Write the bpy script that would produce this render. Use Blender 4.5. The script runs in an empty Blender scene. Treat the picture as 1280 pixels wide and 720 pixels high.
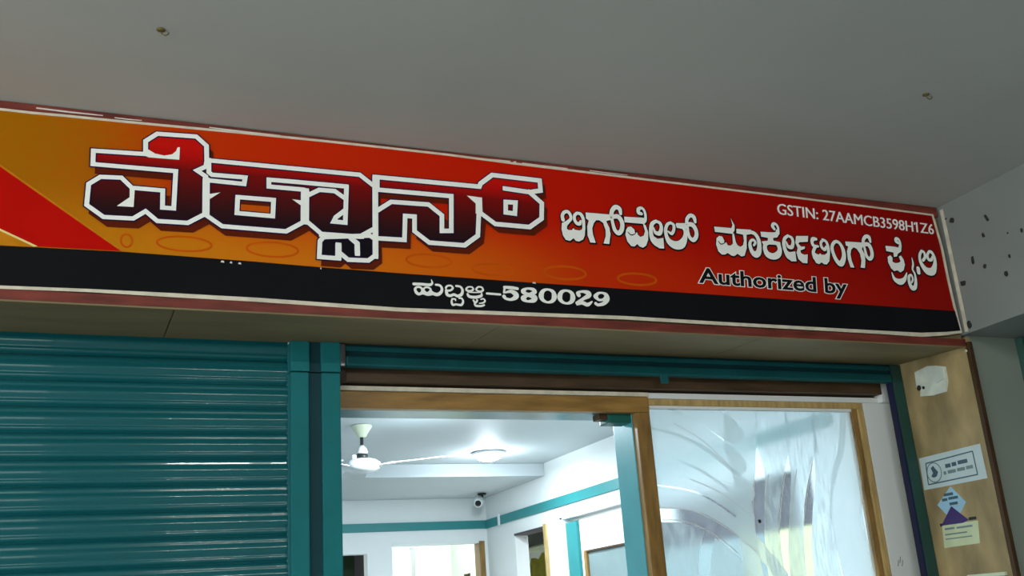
import bpy, bmesh, math, random
from mathutils import Vector, Matrix
from mathutils.geometry import tessellate_polygon
random.seed(4)
SC = bpy.context.scene
COL = SC.collection

# ------------------------------------------------------------------ camera
cam_d = bpy.data.cameras.new('camera')
cam_d.sensor_fit = 'HORIZONTAL'; cam_d.sensor_width = 36.0
cam_d.lens = 1297.885 / 1280.0 * 36.0
cam_d.clip_start = 0.05; cam_d.clip_end = 200
cam = bpy.data.objects.new('camera', cam_d); COL.objects.link(cam)
_r = Vector((0.92294437, -0.37908738, -0.0668315)); _u = Vector((-0.05840939, -0.30952771, 0.9490948)); _f = Vector((0.38047606, 0.87205811, 0.30781912))
cam.matrix_world = Matrix(((_r.x, _u.x, -_f.x, 0.0), (_r.y, _u.y, -_f.y, -2.7438), (_r.z, _u.z, -_f.z, 1.5), (0, 0, 0, 1)))
SC.camera = cam

# ------------------------------------------------------------------ sky light outside the arcade (overcast day)
wd = bpy.data.worlds.new('overcast_sky'); SC.world = wd; wd.use_nodes = True
_bg = wd.node_tree.nodes['Background']
_bg.inputs[0].default_value = (0.93, 1.0, 0.98, 1); _bg.inputs[1].default_value = 3.0

SC.view_settings.view_transform = 'Standard'; SC.view_settings.look = 'None'
SC.view_settings.gamma = 1.0; SC.view_settings.use_curve_mapping = False
SC.view_settings.exposure = -0.25
try:
    SC.cycles.use_denoising = True
except Exception:
    pass

# ------------------------------------------------------------------ materials
def srgb(r, g, b):
    return tuple(((c/255)/12.92 if c/255 <= .04045 else ((c/255+.055)/1.055)**2.4) for c in (r, g, b))
MATS = {}
def M(name, rgb, rough=.6, metal=0.0, var=.10, scale=6.0, bump=0.0, bscale=60.0, stretch=(1, 1, 1), emit=None, espec=.3, coat=0.0):
    if name in MATS: return MATS[name]
    m = bpy.data.materials.new(name); m.use_nodes = True
    nt = m.node_tree; N = nt.nodes; L = nt.links
    b = N['Principled BSDF']
    b.inputs['Roughness'].default_value = rough; b.inputs['Metallic'].default_value = metal
    b.inputs['Specular IOR Level'].default_value = espec; b.inputs['Coat Weight'].default_value = coat
    tc = N.new('ShaderNodeTexCoord'); mp = N.new('ShaderNodeMapping'); mp.inputs['Scale'].default_value = stretch
    L.new(tc.outputs['Object'], mp.inputs['Vector'])
    nz = N.new('ShaderNodeTexNoise'); nz.inputs['Scale'].default_value = scale; nz.inputs['Detail'].default_value = 5
    L.new(mp.outputs['Vector'], nz.inputs['Vector'])
    rp = N.new('ShaderNodeValToRGB')
    lo = tuple(max(0, c*(1-var)) for c in rgb); hi = tuple(min(1, c*(1+var)) for c in rgb)
    rp.color_ramp.elements[0].position = .3; rp.color_ramp.elements[1].position = .7
    rp.color_ramp.elements[0].color = (*lo, 1); rp.color_ramp.elements[1].color = (*hi, 1)
    L.new(nz.outputs['Fac'], rp.inputs['Fac']); L.new(rp.outputs['Color'], b.inputs['Base Color'])
    if bump:
        n2 = N.new('ShaderNodeTexNoise'); n2.inputs['Scale'].default_value = bscale; n2.inputs['Detail'].default_value = 3
        L.new(mp.outputs['Vector'], n2.inputs['Vector'])
        bp = N.new('ShaderNodeBump'); bp.inputs['Strength'].default_value = bump; bp.inputs['Distance'].default_value = .004
        L.new(n2.outputs['Fac'], bp.inputs['Height']); L.new(bp.outputs['Normal'], b.inputs['Normal'])
    if emit:
        b.inputs['Emission Color'].default_value = (*emit[0], 1); b.inputs['Emission Strength'].default_value = emit[1]
    MATS[name] = m
    return m

# ------------------------------------------------------------------ mesh helpers
class MB:
    """Collects faces of one mesh, with material slots."""
    def __init__(s): s.v = []; s.f = []; s.m = []; s.smooth = False
    def face(s, pts, mi=0):
        i = len(s.v); s.v += [tuple(p) for p in pts]; s.f.append(tuple(range(i, i+len(pts)))); s.m.append(mi)
    def mesh(s, name, mats, weld=False):
        me = bpy.data.meshes.new(name); me.from_pydata(s.v, [], s.f)
        for m in mats: me.materials.append(m)
        for p, k in zip(me.polygons, s.m): p.material_index = k; p.use_smooth = s.smooth
        if weld:
            bm = bmesh.new(); bm.from_mesh(me); bmesh.ops.remove_doubles(bm, verts=bm.verts, dist=1e-6)
            bmesh.ops.recalc_face_normals(bm, faces=bm.faces); bm.to_mesh(me); bm.free()
        me.update(); return me
def put(name, me, parent=None, loc=None, rot=None):
    o = bpy.data.objects.new(name, me); COL.objects.link(o)
    if parent is not None: o.parent = parent
    if loc: o.location = loc
    if rot: o.rotation_euler = rot
    return o
def tag(o, label=None, cat=None, group=None, kind=None):
    if label: o['label'] = label
    if cat: o['category'] = cat
    if group: o['group'] = group
    if kind: o['kind'] = kind
    return o
def empty(name, loc, label, cat, group=None, kind=None):
    o = bpy.data.objects.new(name, None); COL.objects.link(o); o.location = loc; o.empty_display_size = .1
    return tag(o, label, cat, group, kind)
def bm_obj(name, bm, mat, parent=None, smooth=False, off=(0, 0, 0)):
    bmesh.ops.recalc_face_normals(bm, faces=bm.faces)
    if any(off): bmesh.ops.translate(bm, verts=bm.verts, vec=off)
    me = bpy.data.meshes.new(name); bm.to_mesh(me); bm.free()
    for mm in (mat if isinstance(mat, (list, tuple)) else [mat]): me.materials.append(mm)
    if smooth:
        for p in me.polygons: p.use_smooth = True
    return put(name, me, parent)
def O(parent):                       # children are built in world coordinates: shift by the parent's location
    return (0, 0, 0) if parent is None else tuple(-c for c in parent.location)
def box(name, x0, x1, y0, y1, z0, z1, mat, parent=None, bev=.002, seg=2):
    bm = bmesh.new()
    bmesh.ops.create_cube(bm, size=1)
    for v in bm.verts:
        v.co = ((x0+x1)/2+v.co.x*(x1-x0), (y0+y1)/2+v.co.y*(y1-y0), (z0+z1)/2+v.co.z*(z1-z0))
    b = min(bev, .3*min(abs(x1-x0), abs(y1-y0), abs(z1-z0)))
    if b > 1e-5: bmesh.ops.bevel(bm, geom=list(bm.edges), offset=b, segments=seg, affect='EDGES', profile=.7)
    return bm_obj(name, bm, mat, parent, off=O(parent))
def prism(name, pts, axis, a0, a1, mat, parent=None, bev=0.0, smooth=False):
    """pts: 2-D outline; axis 'x' -> (y,z), 'y' -> (x,z), 'z' -> (x,y); extruded a0..a1."""
    bm = bmesh.new()
    mk = {'x': lambda p, a: (a, p[0], p[1]), 'y': lambda p, a: (p[0], a, p[1]), 'z': lambda p, a: (p[0], p[1], a)}[axis]
    n = len(pts)
    A = [bm.verts.new(mk(p, a0)) for p in pts]; B = [bm.verts.new(mk(p, a1)) for p in pts]
    for i in range(n): bm.faces.new((A[i], A[(i+1) % n], B[(i+1) % n], B[i]))
    tris = tessellate_polygon([[Vector((p[0], p[1], 0)) for p in pts]])
    for t in tris:
        try: bm.faces.new([A[i] for i in t]); bm.faces.new([B[i] for i in t])
        except ValueError: pass
    if bev: bmesh.ops.bevel(bm, geom=[e for e in bm.edges if e.is_boundary is False and len(e.link_faces) == 2 and e.calc_face_angle(0) > .5], offset=bev, segments=1, affect='EDGES')
    return bm_obj(name, bm, mat, parent, smooth, off=O(parent))
def lathe(name, prof, loc, mat, parent=None, seg=28, axis='z'):
    """prof: (radius, height) pairs."""
    bm = bmesh.new(); rings = []
    for r, h in prof:
        ring = []
        for k in range(seg):
            a = 2*math.pi*k/seg; c, s_ = r*math.cos(a), r*math.sin(a)
            co = {'z': (c, s_, h), 'y': (c, h, s_), 'x': (h, c, s_)}[axis]
            ring.append(bm.verts.new(Vector(co)+Vector(loc)))
        rings.append(ring)
    for a, b in zip(rings, rings[1:]):
        for k in range(seg): bm.faces.new((a[k], a[(k+1) % seg], b[(k+1) % seg], b[k]))
    bm.faces.new(rings[0]); bm.faces.new(rings[-1])
    o = bm_obj(name, bm, mat, parent, off=O(parent))
    for p in o.data.polygons: p.use_smooth = len(p.vertices) == 4
    return o
def tube(name, pts, r, mat, parent=None, seg=10):
    bm = bmesh.new(); rings = []
    P = [Vector(p) for p in pts]
    for i, p in enumerate(P):
        t = (P[min(i+1, len(P)-1)]-P[max(i-1, 0)]).normalized()
        a = t.orthogonal().normalized() if i == 0 else (rings_a - t*rings_a.dot(t)).normalized()
        rings_a = a; b = t.cross(a)
        rings.append([bm.verts.new(p+(a*math.cos(2*math.pi*k/seg)+b*math.sin(2*math.pi*k/seg))*r) for k in range(seg)])
    for a, b in zip(rings, rings[1:]):
        for k in range(seg): bm.faces.new((a[k], a[(k+1) % seg], b[(k+1) % seg], b[k]))
    bm.faces.new(rings[0]); bm.faces.new(rings[-1])
    return bm_obj(name, bm, mat, parent, True, off=O(parent))
def wall(name, axis, pos, thick, u0, u1, v0, v1, holes, mat, parent=None):
    """A wall with rectangular openings as one connected solid. axis 'y': u=x; axis 'x': u=y. v=z."""
    us = sorted({u0, u1, *[h[0] for h in holes], *[h[1] for h in holes]}); vs = sorted({v0, v1, *[h[2] for h in holes], *[h[3] for h in holes]})
    us = [u for u in us if u0 <= u <= u1]; vs = [v for v in vs if v0 <= v <= v1]
    bm = bmesh.new(); V = {}
    def vt(i, j):
        if (i, j) not in V:
            V[i, j] = bm.verts.new((us[i], pos, vs[j]) if axis == 'y' else (pos, us[i], vs[j]))
        return V[i, j]
    for i in range(len(us)-1):
        for j in range(len(vs)-1):
            cu, cv = (us[i]+us[i+1])/2, (vs[j]+vs[j+1])/2
            if any(h[0] < cu < h[1] and h[2] < cv < h[3] for h in holes): continue
            bm.faces.new((vt(i, j), vt(i+1, j), vt(i+1, j+1), vt(i, j+1)))
    ret = bmesh.ops.extrude_face_region(bm, geom=list(bm.faces))
    vec = (0, thick, 0) if axis == 'y' else (thick, 0, 0)
    bmesh.ops.translate(bm, verts=[g for g in ret['geom'] if isinstance(g, bmesh.types.BMVert)], vec=vec)
    return bm_obj(name, bm, mat, parent, off=O(parent))

# ---- flat printed shapes on the sign plane (x, z in metres; y = layer)
def catmull(pts, closed, n=6):
    P = pts; N = len(P); out = []
    rng = range(N) if closed else range(N-1)
    for i in rng:
        p0 = P[(i-1) % N] if closed or i > 0 else P[i]; p1 = P[i]; p2 = P[(i+1) % N]
        p3 = P[(i+2) % N] if closed or i+2 < N else p2
        for k in range(n):
            t = k/n; t2 = t*t; t3 = t2*t
            out.append(tuple(.5*((2*b)+(-a+c)*t+(2*a-5*b+4*c-d)*t2+(-a+3*b-3*c+d)*t3) for a, b, c, d in zip(p0, p1, p2, p3)))
    if not closed: out.append(tuple(P[-1]))
    return out
def stroke(mb, pts, closed, y, mi, grow=0.0, smooth=True, sh=(0, 0), mp=None):
    pts = [(a*1e-4+sh[0], b*1e-4+sh[1], w*1e-4+grow) for a, b, w in pts]
    if smooth: pts = catmull(pts, closed)
    n = len(pts); Lf, Rt = [], []
    mp = mp or (lambda x, z, yy: (x, yy, z))
    for i, (x, z, w) in enumerate(pts):
        a = pts[(i-1) % n] if closed or i > 0 else pts[i]; b = pts[(i+1) % n] if closed or i < n-1 else pts[i]
        d1 = Vector((x-a[0], z-a[1])); d2 = Vector((b[0]-x, b[1]-z))
        if d1.length < 1e-9: d1 = d2.copy()
        if d2.length < 1e-9: d2 = d1.copy()
        d1.normalize(); d2.normalize(); t = d1+d2
        t = t.normalized() if t.length > 1e-6 else d1
        nn = Vector((-t.y, t.x)); k = max(.45, abs(nn.dot(Vector((-d1.y, d1.x)))))
        h = max(w, 2e-4)/2/k; yy = y-i*2e-6
        Lf.append(mp(x+nn.x*h, z+nn.y*h, yy)); Rt.append(mp(x-nn.x*h, z-nn.y*h, yy))
    i0 = len(mb.v)
    for l, r in zip(Lf, Rt): mb.v += [l, r]
    for i in range(n if closed else n-1):
        j = (i+1) % n
        mb.f.append((i0+2*i, i0+2*j, i0+2*j+1, i0+2*i+1)); mb.m.append(mi)
    if not closed:
        for e in (0, n-1):
            x, z, w = pts[e]; o = pts[1] if e == 0 else pts[n-2]
            a0 = math.atan2(z-o[1], x-o[0]); h = max(w, 2e-4)/2
            if smooth: fan = [mp(x+h*math.cos(a0+q*math.pi/8), z+h*math.sin(a0+q*math.pi/8), y-1e-5) for q in range(-4, 5)]
            else:
                c_, s_ = math.cos(a0), math.sin(a0)
                fan = [mp(x+s_*h, z-c_*h, y-1e-5), mp(x+s_*h*.9+c_*h*.8, z-c_*h*.9+s_*h*.8, y-1e-5), mp(x-s_*h*.9+c_*h*.8, z+c_*h*.9+s_*h*.8, y-1e-5), mp(x-s_*h, z+c_*h, y-1e-5)]
            mb.face(fan, mi)
def poly(mb, pts, y, mi, sh=(0, 0), mp=None):
    pts = [(a*1e-4+sh[0], b*1e-4+sh[1]) for a, b in pts]
    mp = mp or (lambda x, z, yy: (x, yy, z))
    i0 = len(mb.v); mb.v += [mp(x, z, y) for x, z in pts]
    for t in tessellate_polygon([[Vector((p[0], p[1], 0)) for p in pts]]):
        mb.f.append(tuple(i0+i for i in t)); mb.m.append(mi)
def prim(mb, p, y, mi, grow=0.0, sh=(0, 0)):
    if p[0] == 'p':
        poly(mb, p[1], y, mi, sh)
        if grow: stroke(mb, [(a, b, 0) for a, b in p[1]], True, y-8e-6, mi, grow*1.0, False, sh)
    elif p[0] in 'sk': stroke(mb, p[2], p[1], y, mi, grow, True, sh)
    else: stroke(mb, p[2], p[1], y, mi, grow, False, sh)

# ------------------------------------------------------------------ material library
m_ceil = M('grey_emulsion', (.45, .465, .44), .75, var=.05, scale=1.5, bump=.05)
m_white = M('white_wall_paint', (.78, .82, .82), .55, var=.03, scale=2)
m_inceil = M('shop_ceiling_paint', (.56, .61, .63), .6, var=.03, scale=2)
m_infloor = M('dark_shop_tile', (.14, .14, .14), .4, var=.15, scale=5)
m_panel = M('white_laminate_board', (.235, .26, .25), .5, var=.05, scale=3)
m_ply = M('varnished_plywood', srgb(160, 140, 100), .45, var=.45, scale=3.2, stretch=(2.5, 2.5, 1.2), bump=.03)
m_soff = M('shaded_tan_plywood', srgb(124, 110, 78), .55, var=.14, scale=3, stretch=(1, 4, 4))  # the reveal's tan made darker: the underside's shade put into the colour
m_wood = M('honey_teak', srgb(150, 114, 60), .4, var=.30, scale=7, stretch=(1, 6, 6), bump=.04)
m_woodv = M('honey_teak_upright', srgb(140, 108, 60), .4, var=.32, scale=7, stretch=(6, 6, 1), bump=.04)
m_bead = M('tan_wood_bead', srgb(186, 158, 104), .4, var=.25, scale=9, stretch=(6, 6, 1))
m_dbrown = M('dark_stained_timber', srgb(72, 54, 36), .5, var=.35, scale=6, stretch=(1, 6, 6), bump=.05)
m_edge = M('dark_brown_edging', srgb(70, 50, 30), .5, var=.3, scale=8, stretch=(6, 6, 1))
m_red = M('maroon_painted_batten', srgb(112, 48, 38), .55, var=.35, scale=14, stretch=(.6, 3, 3))
m_rail = M('darker_teal_enamel', srgb(20, 84, 88), .55, espec=.15, var=.2, scale=5)  # raised shutter: darker teal than the posts
m_teal = M('teal_enamel', srgb(24, 110, 115), .6, espec=.15, var=.12, scale=5, coat=0.0, bump=.02, bscale=30)
m_slat = M('teal_enamel_slat', srgb(19, 92, 99), .16, var=.14, scale=3, stretch=(.4, 1, 1), coat=.4, bump=.05, bscale=45)
m_dteal = M('teal_recess_shade', srgb(20, 60, 68), .6, espec=.15, var=.15, scale=5)  # darker teal for the recessed webs, their shade put into the colour
m_navy = M('navy_rubber_edge', srgb(26, 30, 62), .6, var=.1)
m_cream = M('cream_flex_margin', srgb(214, 206, 186), .5, var=.14, scale=25)
m_tape = M('white_tape', srgb(222, 220, 214), .5, var=.08, scale=30)
m_floor = M('grey_mosaic_floor', (.30, .30, .28), .45, var=.15, scale=9)
m_band = M('turquoise_wall_band', srgb(48, 132, 134), .45, var=.05)
m_black = M('black_void', (.01, .01, .012), .7)
m_dark = M('dark_grey_board', srgb(62, 58, 62), .6, var=.15)
m_glassg = M('grey_green_pane', srgb(128, 146, 146), .15, var=.10, scale=3)
m_yel = M('mustard_fabric', srgb(170, 160, 60), .8, var=.2, scale=20)
m_pale = M('pale_green_wall', (.55, .64, .48), .6, var=.04)
m_brass = M('rusty_steel', srgb(110, 100, 60), .5, metal=.6, var=.3, scale=30)
m_chrome = M('grey_metal', srgb(120, 124, 126), .3, metal=.8, var=.1)
m_ivory = M('ivory_plastic', srgb(214, 222, 196), .4, var=.05)
m_fanw = M('white_fan_enamel', srgb(226, 232, 234), .3, var=.04)
m_lens = M('black_lens', (.01, .01, .01), .1)
m_dkplast = M('dark_plastic', srgb(40, 46, 44), .4)
m_stain = M('dark_glue_residue', srgb(46, 48, 46), .8, var=.4, scale=60)
m_lamp = M('led_diffuser', (.9, .9, .9), .4, emit=((.85, .95, 1), 40.0))
m_tubel = M('corridor_lamp_diffuser', (.9, .9, .9), .4, emit=((1, .98, .94), 300.0))

# ================================================================== THE SETTING
st = lambda o, label, cat: tag(o, label, cat, kind='structure')
st(box('floor', -3.4, 5.6, -4.4, .345, -.12, 0, m_floor, bev=0), 'grey arcade floor in front of the shop', 'floor')
st(box('ceiling', -3.4, 5.6, -4.4, .30, 2.9, 3.05, m_ceil, bev=0), 'plain grey painted ceiling above the sign', 'ceiling')
# lintel: the sign hangs on its face, its plywood-boarded underside shows between sign and shutter
st(box('wall_upper', 2.9845, 5.6, .0125, .345, 2.4205, 2.899, m_soff, bev=0), 'upper wall hidden behind the white beam', 'wall')
st(box('wall_inner_header', -.42, 3.1, .346, .56, 2.392, 2.65, m_white, bev=0), 'header above the shop front, inside', 'wall')
lint = st(prism('wall_lintel', [(.012, 2.378), (.345, 2.388), (.345, 2.9), (.012, 2.9)], 'x', -3.4, 2.984, m_soff), 'lintel wall behind the sign with tan boarded underside', 'wall')
xs = [-1.55, -.62, .225, 1.16, 2.1, 2.983]
for a, b in zip(xs, xs[1:]):
    prism('soffit_board', [(-.004, 2.352), (.36, 2.372), (.36, 2.389), (-.004, 2.377)], 'x', a+.0015, b-.0015, m_soff, lint)
st(box('wall_front', 3.012, 5.6, .012, .345, 0, 2.42, M('grey_green_wall_paint', srgb(140, 150, 140), .6, var=.06, scale=2), bev=.003), 'grey-green wall face right of the shop opening', 'wall')
st(box('wall_front_left', -3.4, -1.277, .012, .345, 0, 2.376, m_ply, bev=.003), 'tan facade wall left of the closed shutter', 'wall')
rev = st(box('wall_reveal', 2.99, 3.01, -.002, .62, 0, 2.388, m_ply, bev=.001), 'tan plywood reveal on the right of the shop opening', 'wall')
box('corner_edging', 2.987, 3.006, -.012, .006, 0, 2.37, m_edge, rev, bev=.003)
box('wood_ledge', 2.978, 2.992, .03, .20, 1.548, 1.560, m_ivory, rev, bev=.002)
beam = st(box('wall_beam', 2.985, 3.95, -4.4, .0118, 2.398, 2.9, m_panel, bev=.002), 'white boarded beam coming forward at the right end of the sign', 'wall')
st(box('added_wall_side', 5.2, 5.35, -4.4, .0, 0, 2.9, m_panel, bev=0), 'unseen wall added at the far right to block light from that side', 'wall')  # added out of view to block light and darken the right end
st(box('added_wall_opposite', -.2, 5.35, -4.55, -4.4, 0, 2.9, m_panel, bev=0), 'unseen plain wall added behind the viewer to block light from the front right', 'wall')  # unseen, added to shut out sky light so the left stays brighter
# glue residue patches on the beam (y, z, width, height, turn)
for y, z, w, h, t in [(-.057, 2.828, .028, .022, .5), (-.209, 2.778, .014, .034, -.35), (-.179, 2.721, .012, .022, -.3), (-.111, 2.650, .014, .036, .15), (-.157, 2.609, .016, .018, .4), (-.047, 2.582, .030, .024, .1), (-.239, 2.554, .018, .024, -.2), (-.268, 2.609, .010, .018, .1), (-.033, 2.427, .024, .032, -.3), (-.339, 2.678, .010, .018, .2), (-.282, 2.69, .007, .007, 0), (-.03, 2.843, .010, .008, .2)]:
    n = 9; pts = []; w *= .85; h *= .85
    for k in range(n):
        a = 2*math.pi*k/n; q = random.uniform(.8, 1.2)
        u, v = w/2*q*math.copysign(abs(math.cos(a))**.6, math.cos(a)), h/2*q*math.copysign(abs(math.sin(a))**.6, math.sin(a))
        pts.append((y+u*math.cos(t)-v*math.sin(t), z+u*math.sin(t)+v*math.cos(t)))
    prism('glue_residue', pts, 'x', 2.9835, 2.9855, m_stain, beam)
box('cream_edge_tape', 2.9815, 2.9865, -.026, -.012, 2.405, 2.885, m_cream, beam, bev=.001)

# ---- the shop's inside
st(box('floor_interior', -.42, 3.1, .345, 4.95, -.10, .03, m_infloor, bev=0), 'shop floor behind the doorway', 'floor')
st(box('ceiling_interior', -.42, 3.1, .56, 4.95, 2.53, 2.65, m_inceil, bev=0), 'white ceiling inside the shop', 'ceiling')
st(box('wall_left', -.52, -.42, .46, 4.95, 0, 2.65, m_white, bev=0), 'left wall inside the shop', 'wall')
BW = [(1.62, 2.017, .03, 2.06), (2.206, 2.893, .03, 2.12)]
st(wall('wall_back', 'y', 4.85, .10, -.42, 2.96, .03, 2.55, BW, m_white), 'pale back wall inside the shop with two door openings', 'wall')
RW = [(3.775, 4.30, .03, 2.115), (2.60, 3.46, .03, 2.122), (.95, 2.12, .03, 2.07)]
st(wall('wall_right', 'x', 2.96, .10, .62, 4.95, .03, 2.55, RW, m_white), 'bright white right wall inside the shop', 'wall')
loft = st(box('ceiling_loft', -.42, 2.958, 3.71, 4.848, 2.445, 2.529, m_inceil, bev=.004), 'lowered white ceiling step at the back of the shop', 'ceiling')
st(box('trim_1', -.42, 2.955, 4.835, 4.849, 2.214, 2.275, m_band, bev=.002), 'turquoise band running along the back wall', 'trim')
st(box('trim_2', 2.947, 2.959, .70, 4.834, 2.212, 2.275, m_band, bev=.002), 'turquoise band running along the right inside wall', 'trim')

# back room behind the bright opening
st(box('wall_backroom_rear', 1.0, 4.6, 6.5, 6.6, 0, 2.9, m_white, bev=0), 'white wall of the bright room behind the shop', 'wall')
st(box('wall_backroom_side', 3.24, 3.34, 4.952, 6.5, 0, 2.9, m_pale, bev=0), 'pale green side wall of the bright back room', 'wall')
st(box('ceiling_backroom', 1.0, 3.24, 4.96, 6.5, 2.7, 2.8, m_white, bev=0), 'ceiling of the bright back room', 'ceiling')
d2 = st(empty('door_2', (2.912, 4.86, .03), 'bright open doorway in the back wall with brown wooden jamb', 'doorway'), None, None)
box('jamb', 2.888, 2.932, 4.838, 4.95, .03, 2.122, m_woodv, d2); 
box('head', 2.207, 2.887, 4.842, 4.95, 2.108, 2.122, m_white, d2)
d3 = st(empty('door_3', (2.5, 6.48, 0), 'white panelled door leaf inside the bright back room', 'door'), None, None)
box('leaf', 2.40, 2.845, 6.45, 6.495, 0, 2.20, m_white, d3, bev=.004)
box('door_frame', 2.845, 2.875, 6.44, 6.499, 0, 2.22, M('light_grey_frame', (.45, .46, .44), .5), d3)
ch = empty('wall_hook_rail', (3.22, 6.05, 1.95), 'small dark wall bracket in the bright back room', 'bracket')
box('plate', 3.228, 3.24, 6.02, 6.06, 1.80, 1.95, m_dbrown, ch); box('arm', 3.19, 3.2275, 6.03, 6.05, 1.925, 1.945, m_dbrown, ch)
# dark room behind the left opening of the back wall
st(box('wall_store_rear', 1.2, 2.10, 5.40, 5.5, 0, 2.6, M('dark_green_curtain', srgb(44, 58, 40), .8, var=.2), bev=0), 'dark green store seen through the left back opening', 'wall')
st(box('wall_store_side', 2.06, 2.16, 4.952, 5.40, 0, 2.6, m_dark, bev=0), 'dark partition between store and back room', 'wall')
st(box('ceiling_store', 1.2, 2.06, 4.952, 5.40, 2.5, 2.6, m_dark, bev=0), 'dark ceiling of the store', 'ceiling')
# dark cabin behind the right-wall doorway
st(box('wall_cabin_rear', 4.3, 4.4, 2.2, 7.6, 0, 2.8, m_dark, bev=0), 'dark wall of the side cabin', 'wall')
st(box('ceiling_cabin', 3.35, 4.3, 2.2, 7.6, 2.6, 2.7, m_dark, bev=0), 'dark ceiling of the side cabin', 'ceiling')
d4 = st(empty('door_4', (2.95, 4.0, .03), 'dark doorway in the right inside wall with tan wooden jamb', 'doorway'), None, None)
box('jamb', 2.948, 3.062, 3.735, 3.780, .03, 2.13, m_bead, d4)
box('head', 2.952, 3.059, 3.776, 4.299, 2.105, 2.118, m_dark, d4)
shelf = empty('cabin_shelf', (3.9, 6.1, 2.0), 'pale shelf edge with mustard cloth inside the dark cabin', 'shelf')
box('board', 3.82, 4.30, 5.6, 6.75, 2.135, 2.150, m_ivory, shelf)
prism('cloth', [(5.62, 1.2), (6.22, 1.2), (6.22, 1.98), (6.14, 2.06), (6.0, 2.03), (5.9, 2.09), (5.75, 2.06), (5.62, 2.10)], 'x', 3.88, 3.92, m_yel, shelf)
# white door with a grey pane
d5 = st(empty('door_5', (3.0, 3.0, .03), 'white inner door with grey glass pane and turquoise lining', 'door'), None, None)
box('lining', 2.965, 3.02, 3.30, 3.458, .03, 2.10, m_band, d5)
w5 = wall('leaf', 'x', 2.985, .035, 2.605, 3.298, .04, 2.108, [(2.66, 3.235, 1.0, 1.905)], m_white, d5)
box('glass_pane', 2.996, 3.004, 2.66, 3.235, 1.0, 1.905, m_glassg, d5, bev=0)
box('pane_bead', 2.980, 2.994, 3.225, 3.262, 1.0, 1.91, m_woodv, d5); box('pane_bead', 2.980, 2.994, 2.66, 3.225, 1.897, 1.909, m_dbrown, d5)
box('casing', 2.945, 2.962, 3.462, 3.50, .03, 2.14, m_white, d5); box('casing', 2.945, 2.962, 2.60, 3.50, 2.124, 2.16, m_white, d5)
box('casing', 2.945, 2.962, 2.56, 2.598, .03, 2.14, m_white, d5)
# second side opening, seen only through the frosted pane
d6 = st(empty('door_6', (3.0, 1.5, .03), 'dark-topped opening with yellow curtain behind the frosted pane', 'doorway'), None, None)
box('transom', 3.0, 3.04, .95, 2.12, 1.83, 2.07, M('dark_plum_board', srgb(44, 38, 50), .6), d6)
box('curtain', 3.0, 3.04, .95, 1.34, .03, 1.828, M('pale_yellow_curtain', srgb(216, 214, 160), .8, var=.15, scale=12, stretch=(1, 8, 1)), d6)
box('screen', 3.0, 3.04, 1.342, 2.12, .03, 1.828, m_glassg, d6)

# ================================================================== SHOP FRONT JOINERY
d1 = st(empty('door_1', (1.3, .44, .03), 'tan wooden door frame with teal lining around the open shop doorway', 'door frame'), None, None)
box('head', .742, 1.888, .436, .47, 2.186, 2.241, m_wood, d1, bev=.003)
box('jamb', 1.832, 1.888, .438, .47, .03, 2.186, m_woodv, d1, bev=.003)
box('head_lining', .745, 1.86, .470, .612, 2.190, 2.235, M('blue_grey_gloss', srgb(96, 140, 150), .25, espec=.5), d1, bev=.002)
box('side_lining', 1.830, 1.875, .470, .612, .03, 2.188, M('pale_teal_gloss', srgb(72, 150, 158), .3, espec=.5), d1, bev=.003)
box('white_bead', .742, 1.888, .430, .47, 2.2425, 2.257, m_cream, d1, bev=.002)
box('upper_panel', .742, 2.93, .45, .56, 2.2575, 2.391, m_dbrown, d1, bev=.002)
cl = empty('door_closer', (1.75, .5, 2.18), 'small dark green door stop in the top corner of the doorway', 'door stop')
box('body', 1.74, 1.829, .474, .545, 2.155, 2.189, M('dark_green_metal', srgb(24, 92, 84), .4), cl, bev=.004)
box('catch', 1.706, 1.74, .482, .53, 2.168, 2.189, m_dbrown, cl, bev=.003)
tb = st(box('trim_3', .775, 2.925, .398, .449, 2.264, 2.318, m_dbrown, bev=.003), 'dark brown timber rail above door and glazed panel', 'trim')

w1 = st(empty('window_1', (2.35, .45, .03), 'frosted etched glass panel in a tan wooden frame right of the doorway', 'window'), None, None)
box('white_head', 1.889, 2.93, .432, .47, 2.236, 2.2565, m_white, w1, bev=.002)
box('head_bead', 1.889, 2.85, .436, .47, 2.213, 2.2355, m_bead, w1, bev=.002)
box('glass_stop', 1.889, 2.80, .442, .462, 2.2015, 2.2125, m_white, w1, bev=.001)
box('outer_bead', 2.822, 2.850, .434, .47, .03, 2.2125, m_bead, w1, bev=.004)
box('inner_bead', 2.796, 2.819, .440, .47, .03, 2.2125, m_woodv, w1, bev=.004)
st(box('trim_4', 2.8515, 2.9885, .434, .56, .03, 2.2355, m_white, bev=.003), 'white painted post between glazed panel and shutter guide', 'trim')
tr4b = st(box('trim_5', 2.9315, 2.9885, .41, .449, 2.236, 2.372, m_white, bev=.002), 'white post top beside the brown rail', 'trim')
# pen scribble low on the white post
scr = empty('pen_scribble', (2.89, .4335, 1.62), 'small dark pen scribble on the white post', 'scribble')
for k, (dx, dz) in enumerate([(0, 0), (.012, .012), (.02, .0)]):
    tube('pen_stroke', [(2.885+dx, .4332, 1.612+dz), (2.889+dx, .4332, 1.622+dz), (2.892+dx, .4332, 1.634+dz)], .0009, m_navy, scr, 6)

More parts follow.
